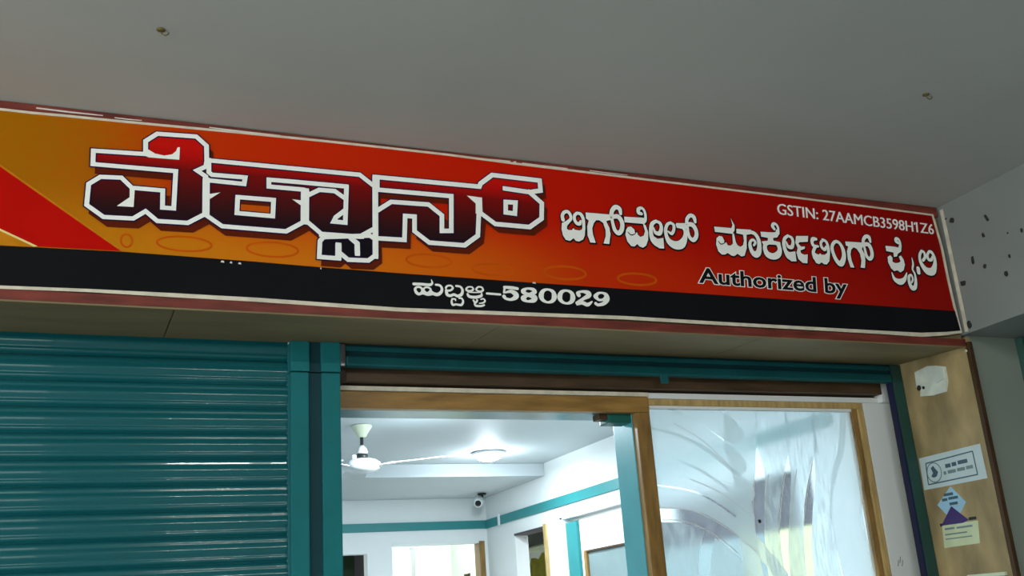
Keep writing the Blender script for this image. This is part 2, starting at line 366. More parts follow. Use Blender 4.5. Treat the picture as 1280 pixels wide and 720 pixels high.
def glass_mat(name, frost, rough, tint, streak):
    m = bpy.data.materials.new(name); m.use_nodes = True; nt = m.node_tree; N = nt.nodes; L = nt.links
    for n in list(N): N.remove(n)
    out = N.new('ShaderNodeOutputMaterial')
    rf = N.new('ShaderNodeBsdfRefraction'); rf.inputs['Color'].default_value = (*tint, 1); rf.inputs['Roughness'].default_value = rough; rf.inputs['IOR'].default_value = 1.12
    tr = N.new('ShaderNodeBsdfTranslucent'); tr.inputs['Color'].default_value = (*tint, 1)
    df = N.new('ShaderNodeBsdfDiffuse'); df.inputs['Color'].default_value = (.7, .75, .76, 1)
    gl = N.new('ShaderNodeBsdfGlossy'); gl.inputs['Roughness'].default_value = .12; gl.inputs['Color'].default_value = (.9, .95, 1, 1)
    tc = N.new('ShaderNodeTexCoord'); mp = N.new('ShaderNodeMapping'); mp.inputs['Scale'].default_value = (90, 1, 14)
    nz = N.new('ShaderNodeTexNoise'); nz.inputs['Scale'].default_value = 1.0; nz.inputs['Detail'].default_value = 3
    L.new(tc.outputs['Object'], mp.inputs['Vector']); L.new(mp.outputs['Vector'], nz.inputs['Vector'])
    mr = N.new('ShaderNodeMapRange'); mr.inputs['From Min'].default_value = .35; mr.inputs['From Max'].default_value = .65
    mr.inputs['To Min'].default_value = max(0, frost-streak); mr.inputs['To Max'].default_value = min(1, frost+streak)
    L.new(nz.outputs['Fac'], mr.inputs['Value'])
    ad = N.new('ShaderNodeMixShader'); ad.inputs[0].default_value = .25; L.new(tr.outputs[0], ad.inputs[1]); L.new(df.outputs[0], ad.inputs[2])
    mx = N.new('ShaderNodeMixShader'); L.new(mr.outputs[0], mx.inputs[0]); L.new(rf.outputs[0], mx.inputs[1]); L.new(ad.outputs[0], mx.inputs[2])
    m2 = N.new('ShaderNodeMixShader'); m2.inputs[0].default_value = .05; L.new(mx.outputs[0], m2.inputs[1]); L.new(gl.outputs[0], m2.inputs[2])
    L.new(m2.outputs[0], out.inputs['Surface']); return m
m_gl = glass_mat('smooth_blurred_glass', .10, .24, (.93, .98, 1.0), .03)
m_fr = glass_mat('acid_etched_glass', .46, .60, (.97, 1.0, 1.0), .05)
m_fr2 = glass_mat('grained_etched_glass', .42, .34, (.95, .99, 1.0), .30)
m_line = M('white_etched_line', (.8, .84, .85), .6)
box('glass_pane', 1.889, 2.800, .452, .457, .05, 2.2013, m_gl, w1, bev=0)
def etched(name, pts, mat, y):
    mb = MB(); stroke(mb, [(a*1e4, b*1e4, w*1e4) for a, b, w in pts], False, y, 0)
    mb.v = [(min(max(x, 1.8895), 2.7995)-w1.location.x, yy-w1.location.y, min(z, 2.201)-w1.location.z) for x, yy, z in mb.v]
    return put(name, mb.mesh(name, [mat]), w1)
gy = .4512
bands = [ # upright sweeps, then the arcs that come from the left edge
 ([(2.29, 2.215, .14), (2.265, 2.08, .14), (2.262, 1.97, .10), (2.25, 1.90, .075), (2.242, 1.80, .075), (2.25, 1.62, .075), (2.27, 1.2, .08)], m_fr),
 ([(2.43, 2.215, .15), (2.412, 2.08, .145), (2.398, 1.97, .085), (2.375, 1.88, .066), (2.357, 1.80, .066), (2.345, 1.62, .07), (2.36, 1.2, .075)], m_fr2),
 ([(2.565, 2.215, .15), (2.54, 2.08, .14), (2.514, 1.97, .085), (2.488, 1.88, .066), (2.468, 1.80, .066), (2.44, 1.62, .07), (2.44, 1.2, .075)], m_fr2),
 ([(2.70, 2.215, .16), (2.668, 2.08, .15), (2.635, 1.97, .10), (2.605, 1.88, .08), (2.585, 1.80, .09), (2.57, 1.62, .12), (2.58, 1.2, .13)], m_fr2),
 ([(2.80, 2.215, .10), (2.765, 2.05, .11), (2.725, 1.93, .14), (2.70, 1.80, .15), (2.71, 1.62, .15), (2.75, 1.2, .12)], m_fr),
 ([(2.02, 2.225, .06), (2.13, 2.185, .09), (2.24, 2.12, .09)], m_fr),
 ([(1.87, 2.175, .085), (2.01, 2.145, .09), (2.12, 2.09, .08), (2.24, 2.0, .08)], m_fr),
 ([(1.87, 2.085, .11), (2.01, 2.06, .10), (2.12, 2.005, .095), (2.26, 1.90, .08)], m_fr),
 ([(1.87, 1.985, .10), (2.03, 1.958, .09), (2.14, 1.905, .075), (2.26, 1.81, .05)], m_fr),
 ([(1.87, 1.890, .08), (2.03, 1.872, .065), (2.14, 1.822, .052), (2.25, 1.74, .05), (2.37, 1.60, .05)], m_fr),
]
for pg in ([(1.889, 1.803), (1.96, 1.80), (2.03, 1.786), (2.065, 1.766), (2.035, 1.70), (2.015, 1.60), (2.01, 1.2), (1.889, 1.2)],
           [(2.105, 1.742), (2.16, 1.705), (2.22, 1.648), (2.26, 1.585), (2.27, 1.2), (2.06, 1.2), (2.062, 1.60), (2.078, 1.68)]):
    mb = MB(); poly(mb, [(a*1e4, b*1e4) for a, b in pg], gy-.0016, 0)
    mb.v = [(x-w1.location.x, yy-w1.location.y, z-w1.location.z) for x, yy, z in mb.v]
    put('etched_field', mb.mesh('etched_field', [m_fr2]), w1)
for k, (pts, mt) in enumerate(bands): etched('etched_band', pts, mt, gy-k*1.2e-4)
for pts in [[(2.304, 1.94, .004), (2.285, 1.86, .004), (2.278, 1.77, .004)], [(2.447, 1.97, .004), (2.415, 1.88, .004), (2.378, 1.75, .004)], [(2.368, 1.96, .004), (2.345, 1.87, .004), (2.328, 1.76, .004)], [(2.50, 1.98, .004), (2.465, 1.88, .004), (2.435, 1.76, .004)], [(2.575, 2.0, .004), (2.535, 1.90, .004), (2.495, 1.78, .004)],
            [(1.90, 1.853, .003), (2.03, 1.838, .003), (2.16, 1.775, .003), (2.27, 1.69, .003)], [(1.90, 1.81, .003), (1.99, 1.803, .003), (2.10, 1.757, .003), (2.19, 1.69, .003)], [(1.99, 2.15, .003), (2.10, 2.09, .003), (2.2, 2.0, .003)], [(2.03, 1.95, .003), (2.15, 1.90, .003), (2.27, 1.815, .003)]]:
    etched('etched_line', pts, m_line, gy-.0022)
sp_ = lathe('dirt_spot', [(.006, 0), (.007, .001), (.004, .0015)], (2.303, .4495, 1.795), m_stain, w1, 12, 'y')

# ================================================================== SHUTTERS
sh = empty('rolling_shutter', (-.25, .36, 0), 'closed teal rolling shutter of horizontal ribbed slats left of the doorway', 'shutter')
PITCH = .0748
prof = [(0, .004), (.03, .001), (.05, -.003), (.09, -.0065), (.14, -.0085), (.19, -.0090), (.24, -.0086), (.29, -.0092), (.34, -.0115), (.40, -.0135), (.46, -.0145), (.52, -.0142), (.58, -.0125), (.64, -.0095), (.70, -.0065), (.74, -.0055), (.78, -.0065), (.82, -.0075), (.86, -.0070), (.90, -.0050), (.94, -.0015), (.97, .002), (1, .004)]
mb = MB(); mb.smooth = True
X0, X1 = -1.12, .5915
for k, xx in enumerate((X0, X1)):
    for t, y in prof: mb.v.append((xx-(-.25), y, -t*PITCH))
n = len(prof)
for i in range(n-1): mb.f.append((i, i+1, n+i+1, n+i)); mb.m.append(0)
slat_me = mb.mesh('slat', [m_slat])
k = 0; z = 2.3925
while z > PITCH*.9:
    o = bpy.data.objects.new('slat', slat_me); COL.objects.link(o); o.parent = sh; o.location = (0, .022, z)
    z -= PITCH; k += 1
box('bottom_rail', X0, X1, .362, .384, .002, z+.004, m_teal, sh)

def post(x0, x1, lab):
    p = empty('shutter_post', ((x0+x1)/2, .35, 0), lab, 'shutter post')
    a = x0+(x1-x0)*.36; b = x0+(x1-x0)*.62
    box('channel', x0, a, .336, .40, 0, 2.273, m_teal, p, bev=.004); box('channel', b, x1, .336, .40, 0, 2.273, m_teal, p, bev=.004)
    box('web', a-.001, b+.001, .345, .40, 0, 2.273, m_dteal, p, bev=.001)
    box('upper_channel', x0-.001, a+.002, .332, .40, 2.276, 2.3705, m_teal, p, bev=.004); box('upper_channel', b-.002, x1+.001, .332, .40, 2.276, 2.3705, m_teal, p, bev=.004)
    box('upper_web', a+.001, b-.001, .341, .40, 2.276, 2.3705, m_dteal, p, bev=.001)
    return p
post(.594, .746, 'teal steel shutter post between the closed shutter and the doorway')
post(-1.275, -1.123, 'teal steel shutter post at the left end of the closed shutter')
# rolled-up shutter over the doorway: only its bottom rail hangs below the lintel
rr = empty('raised_shutter', (1.85, .36, 2.3), 'rolled-up teal shutter edge above the doorway and glazed panel', 'shutter')
box('lower_bead', .765, 2.9295, .334, .372, 2.298, 2.330, m_rail, rr, bev=.012, seg=4)
box('upper_web', .765, 2.9295, .350, .378, 2.326, 2.3705, m_dteal, rr, bev=.003)
box('upper_bead', .765, 2.9295, .338, .366, 2.346, 2.362, m_rail, rr, bev=.007, seg=3)
box('end_bracket', .7475, .7635, .335, .375, 2.296, 2.368, m_chrome, rr, bev=.003)
box('handle_tab', 1.885, 1.915, .330, .336, 2.268, 2.300, m_rail, rr, bev=.002)
gb = empty('timber_packer', (.77, .38, 2.26), 'small dark timber packer beside the teal shutter post', 'wood block')
box('block', .748, .774, .372, .449, 2.258, 2.294, M('very_dark_wood', srgb(52, 34, 26), .6, var=.3, scale=20), gb, bev=.003)
gd = empty('shutter_guide', (2.97, .35, 0), 'narrow teal shutter guide rail against the tan reveal', 'shutter guide')
box('navy_slot', 2.931, 2.938, .346, .375, 0, 2.3700, m_navy, gd, bev=.002)
box('front_lip', 2.9385, 2.9885, .342, .375, 0, 2.3700, M('deep_green_enamel', srgb(36, 74, 68), .35, var=.15), gd, bev=.003)

# ================================================================== THE SIGN
# outlines on the sign plane in 0.1 mm: p = filled outline, s = brush stroke (x, z, width), l = straight stroke
T={'head':[{'n':'headline_letter','fill':[('p',[(17,27784),(1305,27839),(1335,27903),(1322,28230),(1616,28489),(2649,28533),(2929,28284),(2948,27807),(2927,27648),(2697,27500),(2934,27346),(2947,26230),(2493,25924),(1710,25909),(1403,26165),(1099,25926),(365,25904),(-63,26206),(-46,26809),(230,27042),(754,27075),(1029,26808),(1818,26811),(1828,26309),(2117,26313),(2135,27419),(26,27391)])],'white':[('l',1,[(17,27784,122),(1305,27839,125),(1335,27903,125),(1322,28230,126),(1616,28489,127),(2649,28533,130),(2929,28284,130),(2948,27807,129),(2927,27648,129),(2697,27500,128),(2934,27346,128),(2947,26230,126),(2493,25924,124),(1710,25909,122),(1403,26165,122),(1099,25926,120),(365,25904,119),(-63,26206,118),(-46,26809,120),(230,27042,121),(754,27075,122),(1029,26808,122),(1818,26811,124),(1828,26309,123),(2117,26313,124),(2135,27419,126),(26,27391,121)]),('p',[(975,26802),(1103,26747),(1096,26258),(676,26245),(986,26531)]),('p',[(1274,27896),(1412,27982),(1577,27885),(1822,27852),(2025,27914),(2124,28020),(2161,28143),(2223,28151),(2218,27771),(1421,27750),(1278,27803)])]},{'n':'headline_letter','fill':[('p',[(2982,27843),(7298,27873),(7728,27552),(7724,26160),(7256,25927),(6145,25893),(5680,26262),(5142,25910),(3398,25905),(2969,26198),(2974,27246)])],'hole':[('p',[(3868,26734),(4727,26737),(4707,26404),(3872,26406)])],'holeshade':[('p',[(3868,26734),(4727,26737),(4723,26618),(3870,26607)])],'white':[('l',0,[(2982,27843,129),(7298,27873,141),(7728,27552,141)]),('l',0,[(3002,27865,129),(3011,27485,129),(3096,27414,129),(4000,27431,131),(3972,27228,130),(3016,27236,128)]),('l',0,[(6894,27456,139),(5227,27444,134),(4658,27434,133),(4659,27222,132),(5640,27227,135),(5684,27144,135)]),('l',1,[(3803,26813,129),(4792,26824,132),(4772,26329,131),(3789,26333,128)]),('p',[(3046,26831),(3329,26906),(3058,26683)]),('p',[(5310,26899),(5607,26885),(5606,26702)]),('l',0,[(2945,27242,194),(2961,26211,191)]),('l',0,[(5684,27182,241),(5670,26253,237)]),('l',0,[(2961,26197,126),(3398,25905,126),(5142,25901,131),(5670,26253,133)]),('l',0,[(5681,26295,133),(6145,25907,133),(7255,25917,136),(7702,26207,138)]),('l',0,[(5716,27033,135),(6091,27266,136),(6546,27273,137),(6832,27080,138)]),('l',0,[(6894,27466,139),(6837,26316,136),(6501,26320,135),(6566,26456,135),(6825,26688,137)])]},{'n':'headline_letter','fill':[('p',[(6198,25816),(6098,25690),(6071,25208),(6539,25205),(6698,25348),(6899,25184),(7492,25203),(7717,25387),(7721,25868),(7557,25976)])],'white':[('l',1,[(6198,25816,133),(6098,25690,133),(6071,25208,131),(6539,25205,133),(6698,25348,133),(6899,25184,134),(7492,25203,135),(7717,25387,136),(7721,25868,137),(7557,25976,137)]),('l',0,[(6626,25613,179),(6620,25210,178)]),('l',0,[(7002,25848,157),(7173,25704,157),(7175,25384,156)]),('l',0,[(6122,25881,133),(7325,25923,136)]),('l',0,[(7765,27848,177),(7707,25338,170)])]},{'n':'headline_letter','fill':[('p',[(7821,27853),(11064,27883),(11111,27991),(11519,28325),(13134,28309),(13139,27963),(12752,27869),(13146,27532),(13095,27008),(12659,26682),(11513,26684),(11050,27006),(10917,26253),(10471,25904),(9356,25901),(8914,26225),(8932,26695),(8644,26690),(8595,25925),(7768,25908),(7800,26782),(8227,27099),(9388,27125),(9796,26816),(9772,26310),(10069,26335),(10127,27472),(7826,27449)])],'white':[('l',0,[(7818,27448,141),(7829,27854,142),(11064,27883,151),(11111,27991,151),(11519,28325,153),(13134,28309,158),(13139,27963,157),(12752,27869,156),(11902,27908,153)]),('l',0,[(12732,27880,156),(13146,27532,156),(13095,27008,155),(12659,26682,153),(11513,26684,149),(11050,27006,149)]),('l',0,[(11031,27349,150),(10917,26253,147),(10471,25904,145),(9356,25901,142),(8914,26225,141),(8932,26695,142),(8644,26690,141),(8595,25925,140),(7768,25908,137)]),('l',0,[(7800,26782,139),(8227,27099,141),(9388,27125,144),(9796,26816,145),(9772,26310,144),(10069,26335,145),(10127,27472,147),(7826,27449,141)]),('p',[(10634,27541),(11130,27521),(11113,26983),(10888,26971),(10908,27304)]),('l',1,[(11911,27454,152),(12242,27466,153),(12194,27091,152),(11887,27103,151)])]}],'line':[[('p',[(13798,26927),(13984,27023),(13985,26891),(13958,26743),(14023,26709),(14133,26719),(14190,26797),(14231,26740),(14380,26726),(14480,26761),(14567,26942),(14609,26812),(14572,26570),(14503,26432),(14344,26346),(14236,26358),(14167,26444),(14030,26341),(13883,26369),(13801,26506),(13765,26714)]),('s',0,[(13849,27043,136),(13837,27183,123),(13913,27304,123),(14039,27335,123),(14121,27235,115),(14128,27103,109),(14036,27002,123),(13903,26884,163)]),('s',0,[(14382,27321,105),(14278,27236,115),(14256,27096,115),(14321,26968,123),(14425,26961,132),(14473,27054,83)]),('s',0,[(14354,27318,99),(14490,27296,124),(14561,27168,124),(14572,26996,116),(14559,26781,110)])],[('p',[(14678,27367),(15536,27378),(15559,27191),(15397,27136),(15418,27070),(15486,26914),(15506,26701),(15425,26347),(15216,26352),(15318,26605),(15335,26821),(15276,27058),(15144,27140),(15031,27130),(14937,27028),(14861,26834),(14868,26621),(14937,26348),(14743,26346),(14669,26578),(14687,26899),(14762,27093),(14672,27165)]),('s',0,[(15954,27444,114),(15932,27606,157),(15795,27662,165),(15652,27525,156),(15603,27344,155)]),('s',0,[(15612,27290,141),(15844,27330,170),(15967,27145,164),(15939,26899,164),(15803,26753,163),(15677,26850,146),(15630,27062,126),(15607,27249,127)])],[('p',[(16073,27353),(16727,27374),(16899,27375),(16892,27242),(16794,27159),(16066,27154)]),('s',0,[(16737,27514,118),(16637,27543,139),(16642,27662,139),(16753,27722,109),(16848,27651,102),(16882,27491,102),(16860,27312,111),(16776,27211,123)]),('p',[(16098,26895),(16172,27003),(16298,27028),(16409,26921),(16413,26776),(16494,26856),(16513,26755),(16598,26690),(16729,26744),(16794,26896),(16749,27170),(16852,27120),(16910,26876),(16878,26611),(16780,26400),(16646,26317),(16527,26351),(16459,26432),(16340,26336),(16218,26341),(16098,26490),(16047,26717)]),('k',0,[(16159,26813,30),(16263,26729,39),(16413,26776,30)])],[('s',0,[(17268,27304,112),(17096,27186,149),(17017,26929,148),(17045,26653,184),(17183,26504,215),(17376,26417,154)]),('p',[(16967,26910),(17076,26773),(17236,26675),(17463,26723),(17447,26350),(17257,26344),(17085,26467),(16982,26648)]),('s',0,[(17235,27293,100),(17396,27242,125),(17428,27067,137),(17340,26877,161),(17185,26893,130),(17133,27056,68)])],[('s',0,[(17823,27294,107),(17686,27223,119),(17590,27022,131),(17602,26772,155),(17705,26590,242),(17910,26503,296),(18136,26565,297),(18294,26785,195),(18338,27011,133),(18272,27169,152),(18087,27228,174)]),('s',0,[(17791,27291,94),(17917,27228,113),(17903,27048,119),(17804,26907,119),(17679,26970,75)]),('p',[(18032,27298),(18441,27334),(18413,27137),(18248,27108),(18026,27133)]),('s',0,[(18783,27409,115),(18751,27578,160),(18618,27626,144),(18479,27493,134),(18441,27334,134)]),('s',0,[(18451,27289,146),(18662,27287,179),(18771,27092,159),(18748,26881,159),(18612,26745,158),(18485,26836,139),(18448,27035,114),(18456,27260,114)])],[('p',[(19509,27304),(20202,27307),(20268,27427),(20228,27681),(20352,27420),(20322,27232),(20216,27096),(19517,27113)]),('p',[(19545,26885),(19668,26985),(19789,26961),(19846,26825),(19811,26696),(19916,26775),(19962,26666),(20070,26660),(20176,26739),(20211,27124),(20279,27115),(20305,26806),(20357,26697),(20460,26649),(20581,26715),(20647,26890),(20646,27160),(20785,27100),(20716,26612),(20582,26334),(20451,26297),(20308,26384),(20168,26290),(20060,26296),(19918,26383),(19799,26318),(19674,26309),(19551,26411),(19496,26657)]),('p',[(20405,27296),(20996,27318),(21035,27164),(20705,27094),(20380,27138)]),('k',0,[(19606,26778,27),(19685,26686,39),(19804,26715,30)]),('s',0,[(20918,27231,142),(21134,27181,149),(21247,26995,161),(21257,26768,179),(21181,26506,222),(21039,26416,245),(20912,26514,178),(20869,26737,141),(20919,26889,111),(21037,26944,111),(21105,26856,105),(21030,26750,92)])],[('p',[(21391,27280),(21863,27291),(22031,27319),(22063,27409),(22201,27450),(22165,27244),(22061,27119),(21893,27091),(21876,26989),(22163,26954),(22159,26839),(22005,26798),(21947,26837),(21670,26829),(21580,26779),(21425,26810),(21379,26920),(21645,26970),(21663,27072),(21392,27093)]),('s',0,[(21992,27432,120),(21937,27529,139),(21992,27621,127),(22098,27610,105),(22159,27490,105),(22136,27285,114)]),('s',0,[(21509,26831,162),(21477,26643,180),(21557,26455,241),(21773,26400,242),(21983,26487,243),(22088,26661,182),(22065,26860,176)])],[('s',0,[(22529,27224,115),(22368,27100,134),(22297,26891,146),(22322,26662,164),(22420,26438,196),(22643,26354,142)]),('s',0,[(22512,27223,89),(22676,27154,122),(22701,26981,134),(22612,26806,153),(22463,26823,133),(22414,26987,64)]),('p',[(22240,26901),(22335,26697),(22484,26610),(22742,26659),(22723,26288),(22506,26272),(22320,26431)])],[('p',[(22882,27245),(23412,27288),(23352,27063),(22991,27019),(22929,26956),(23029,26861),(23199,26875),(23165,26784),(22968,26711),(22982,26610),(23107,26562),(23262,26588),(23181,26248),(22981,26248),(22823,26381),(22782,26610),(22866,26790),(22802,26989)])],[('s',0,[(23733,27197,117),(23595,27185,163),(23531,27062,136),(23581,26934,136),(23766,26925,98)]),('s',0,[(23641,26895,130),(23518,26695,142),(23564,26494,226)]),('p',[(23455,26719),(23595,26657),(23721,26608),(23819,26673),(23859,26618),(23997,26628),(24133,26712),(24197,26864),(24236,26661),(24155,26391),(24010,26264),(23893,26270),(23803,26330),(23687,26255),(23558,26290),(23461,26486)]),('s',0,[(24057,27193,105),(23922,27079,118),(23922,26908,124),(24036,26828,137),(24118,26932,98)]),('s',0,[(24013,27199,105),(24163,27122,125),(24203,26894,138),(24173,26656,124)])],[('s',1,[(24568,27166,132),(24749,27121,133),(24857,26885,166),(24831,26587,191),(24667,26345,223),(24509,26416,183),(24399,26673,157),(24390,26968,145)])],[('p',[(25018,27211),(25789,27228),(25792,27078),(25719,26982),(25799,26778),(25783,26538),(25703,26250),(25510,26251),(25603,26525),(25590,26792),(25485,26964),(25355,27013),(25229,26914),(25156,26730),(25159,26493),(25226,26231),(25053,26234),(24995,26540),(25021,26839),(25112,27024),(25015,27061)]),('s',0,[(26170,27295,109),(26142,27462,164),(26004,27481,150),(25873,27355,142),(25822,27215,135)]),('s',0,[(25829,27165,142),(26060,27165,176),(26150,26955,163),(26125,26742,162),(25995,26619,148),(25876,26724,141),(25856,26962,115),(25838,27126,108)])],[('p',[(26845,27190),(27279,27189),(27441,27167),(27512,27295),(27623,27268),(27540,27018),(27362,26918),(27296,26809),(27144,26781),(27163,26955),(26839,26982)]),('s',0,[(27467,27354,119),(27388,27424,150),(27426,27518,131),(27535,27482,111),(27563,27334,119),(27514,27120,126)]),('p',[(26850,26759),(26992,26838),(27073,26741),(27037,26583),(27172,26542),(27324,26570),(27420,26628),(27380,26815),(27494,26858),(27585,26709),(27599,26503),(27487,26289),(27319,26192),(27192,26269),(27037,26224),(26915,26318),(26824,26551)]),('s',0,[(26910,26154,54),(26987,25914,162),(27213,25827,240),(27447,25944,163),(27610,26194,55)]),('s',0,[(27994,26809,40),(27995,26566,95),(27919,26353,87),(27984,26185,94),(27964,25909,133),(27872,25664,172),(27725,25627,187),(27646,25820,148),(27681,26055,125),(27802,26125,94),(27840,25969,94),(27754,25834,78)])],[('s',0,[(28192,26406,174),(28180,26250,174)])],[('s',0,[(28535,27122,113),(28411,26962,128),(28368,26731,140),(28459,26494,207),(28632,26332,295),(28870,26349,296),(29037,26587,193),(29099,26872,138),(29012,27095,138),(28892,27128,105)]),('s',0,[(28518,27121,104),(28634,27073,113),(28641,26891,128),(28513,26749,128)]),('s',0,[(28888,27114,113),(28772,26971,129),(28790,26804,133),(28918,26799,133),(29007,26918,105)])]],'town':[[('s',0,[(8836,24588,88),(9068,24595,85),(9317,24591,85),(9401,24651,66),(9378,24752,23)]),('s',1,[(8870,24402,84),(8916,24491,65),(9026,24498,65),(9090,24425,77),(9057,24322,84),(8961,24293,84)]),('s',1,[(9129,24437,54),(9189,24502,54),(9294,24499,54),(9345,24431,66),(9271,24334,85),(9182,24344,73)]),('s',0,[(9338,24411,73),(9421,24330,100),(9554,24309,104),(9665,24392,93),(9690,24510,78),(9626,24593,74),(9510,24605,66)]),('s',0,[(8887,24336,76),(8961,24283,76),(9095,24320,77),(9246,24287,81),(9401,24319,81)])],[('s',0,[(9817,24527,66),(9862,24588,55),(9976,24605,55),(10032,24540,67),(9969,24465,63),(9851,24442,66)]),('s',0,[(9828,24450,90),(9845,24326,97),(9941,24293,86),(10060,24334,82),(10175,24296,94),(10296,24356,94),(10333,24491,79),(10270,24590,67),(10143,24606,67)]),('s',0,[(9994,24195,47),(9974,24101,66),(10008,24017,74),(10103,24035,62),(10180,24026,66),(10278,24031,74),(10333,24131,67),(10299,24226,55),(10211,24231,43)]),('s',0,[(9995,24199,47),(10092,24195,47),(10099,24151,35)])],[('s',1,[(10460,24541,63),(10527,24600,48),(10645,24598,48),(10671,24531,63),(10589,24477,63),(10471,24489,63)]),('s',1,[(10772,24552,64),(10846,24620,52),(10955,24607,56),(10983,24520,64),(10877,24480,52),(10780,24514,52)]),('s',0,[(10508,24446,55),(10696,24438,36),(10936,24464,52)]),('s',0,[(10490,24373,71),(10530,24307,87),(10707,24288,91),(10908,24339,87),(10937,24409,56)]),('s',0,[(10661,24194,55),(10716,24119,67),(10784,24195,51),(10762,24227,36)]),('s',0,[(10690,24083,55),(10731,24027,67),(10889,24026,67),(10995,24061,55)]),('s',0,[(10845,24107,32),(10975,24134,52),(11029,24199,52),(10983,24255,48),(10902,24235,36)])],[('s',0,[(11105,24432,68),(11320,24428,68),(11533,24424,68)])],[('s',0,[(11687,24665,90),(11930,24660,104),(12111,24644,90)]),('s',0,[(11693,24652,76),(11658,24488,62)]),('s',0,[(11682,24489,48),(11887,24542,110),(12038,24463,173),(12031,24368,152),(11869,24285,89),(11704,24309,89),(11653,24367,123)])],[('s',1,[(12295,24580,146),(12428,24666,70),(12625,24648,112),(12668,24568,140),(12496,24497,77),(12346,24515,118)]),('s',1,[(12293,24366,160),(12439,24443,84),(12647,24397,182),(12611,24300,146),(12425,24259,76),(12296,24309,139)])],[('s',1,[(12884,24468,169),(12968,24627,113),(13134,24679,71),(13290,24612,128),(13323,24460,170),(13246,24318,120),(13081,24265,70),(12926,24335,126)])],[('s',1,[(13508,24470,171),(13595,24630,114),(13763,24682,72),(13921,24615,129),(13954,24462,172),(13875,24319,121),(13706,24265,71),(13550,24335,128)])],[('s',0,[(14168,24560,137),(14138,24628,101),(14298,24683,80),(14498,24649,160),(14508,24563,160),(14312,24447,101),(14077,24296,100)]),('s',0,[(14084,24258,79),(14262,24316,122),(14441,24264,123),(14607,24370,51)])],[('s',0,[(14752,24553,153),(14852,24656,88),(15004,24679,73),(15128,24616,147),(15140,24477,176),(15004,24330,124),(14813,24277,94),(14735,24315,109)]),('s',0,[(14750,24542,153),(14860,24444,87),(15019,24470,80),(15095,24551,88)])]],'top':[(-2305,28687),(-1541,28685),(-761,28707),(37,28718),(852,28731),(2110,28758),(3856,28794),(6155,28825),(8095,28838),(10132,28838),(12269,28796),(15686,28765),(19383,28732),(23395,28696),(26635,28663),(29420,28615)],'right':[(29420,28615),(29534,27348),(29524,26078),(29555,24991),(29672,24108)],'bot':[(-1937,23875),(98,23911),(2262,23920),(4348,23917),(6558,23879),(8421,23849),(10885,23893),(13510,23933),(15738,23970),(19303,23949),(22510,23946),(25955,23943),(27778,23949),(28924,24029),(29672,24108)],'blk':[(-2018,24931),(820,24986),(3164,24967),(4339,24955),(6116,24920),(8458,24898),(12382,24877),(15840,24870),(18210,24876),(25091,24870),(29597,24854)],'redtri':[(-2183,27091),(839,24998),(-1155,24966),(-2053,25383)],'cream':[(-2053,25383),(-1156,24977),(-1247,24957),(-2048,25323)],'yellowtri':[(-2049,25340),(-1284,24945),(-2018,24931)],'goldedge':[(-2183,27091),(839,24998),(919,24995),(-2188,27158)],'ell':[('s',1,[(3135,25335,58),(3082,25254,58),(2929,25185,57),(2699,25138,57),(2430,25120,57),(2162,25133,56),(1935,25175,56),(1783,25240,56),(1727,25318,56),(1777,25397,56),(1925,25466,56),(2150,25514,57),(2418,25534,57),(2689,25522,57),(2922,25480,58),(3078,25414,58)]),('s',1,[(5486,25355,60),(5431,25272,60),(5276,25200,60),(5045,25151,60),(4775,25133,59),(4506,25146,59),(4280,25190,59),(4129,25257,59),(4075,25337,59),(4127,25419,59),(4277,25490,59),(4504,25540,59),(4773,25560,60),(5045,25548,60),(5276,25505,60),(5432,25437,60)]),('s',1,[(1104,25303,55),(1096,25233,55),(1068,25175,55),(1025,25135,55),(972,25121,55),(919,25134,55),(872,25172,55),(839,25230,55),(825,25299,55),(833,25368,55),(860,25427,55),(904,25467,55),(956,25482,55),(1010,25469,55),(1057,25430,55),(1090,25372,55)]),('s',1,[(10031,25352,66),(9974,25274,66),(9818,25207,66),(9589,25161,65),(9322,25143,65),(9059,25156,65),(8838,25197,64),(8692,25260,64),(8643,25336,64),(8698,25413,64),(8849,25480,65),(9074,25527,65),(9340,25546,65),(9606,25534,66),(9832,25493,66),(9981,25429,66)]),('s',1,[(12036,25214,68),(11979,25144,68),(11826,25084,68),(11602,25043,68),(11342,25028,67),(11085,25040,67),(10871,25077,67),(10730,25133,67),(10683,25201,67),(10738,25270,67),(10886,25330,67),(11106,25371,67),(11366,25388,68),(11625,25377,68),(11844,25341,68),(11989,25283,68)]),('s',1,[(14491,25275,72),(14427,25193,72),(14263,25122,71),(14024,25074,71),(13748,25056,71),(13477,25070,70),(13251,25114,70),(13103,25181,70),(13056,25261,70),(13117,25342,70),(13276,25412,70),(13511,25461,71),(13787,25481,71),(14061,25468,71),(14292,25424,72),(14443,25357,72)]),('s',1,[(17024,25229,75),(16961,25155,75),(16799,25092,75),(16565,25048,74),(16294,25032,74),(16029,25045,74),(15808,25084,73),(15665,25144,73),(15620,25216,73),(15681,25289,73),(15838,25353,74),(16069,25397,74),(16339,25414,74),(16608,25403,75),(16833,25363,75),(16979,25302,75)]),('s',1,[(7559,25208,63),(7518,25161,63),(7405,25120,63),(7237,25092,62),(7039,25081,62),(6844,25089,62),(6679,25113,62),(6569,25152,62),(6531,25198,62),(6571,25244,62),(6682,25285,62),(6848,25313,62),(7044,25325,62),(7241,25318,63),(7409,25293,63),(7521,25255,63)])]}
m_w = M('white_print', srgb(246, 248, 242), .6, espec=.04, var=.03, scale=20)
m_k = M('black_print', (.008, .008, .010), .6, espec=.04, var=.1)
m_edgep = M('indigo_print', srgb(36, 16, 58), .6, espec=.04, var=.1)
m_shadow = M('umber_print', srgb(92, 30, 12), .6, espec=.04, var=.12, scale=20)
m_rp = M('crimson_print', srgb(188, 14, 6), .6, espec=.04, var=.08, scale=5)
m_gold = M('gold_print', srgb(196, 124, 22), .6, espec=.04, var=.12, scale=30)
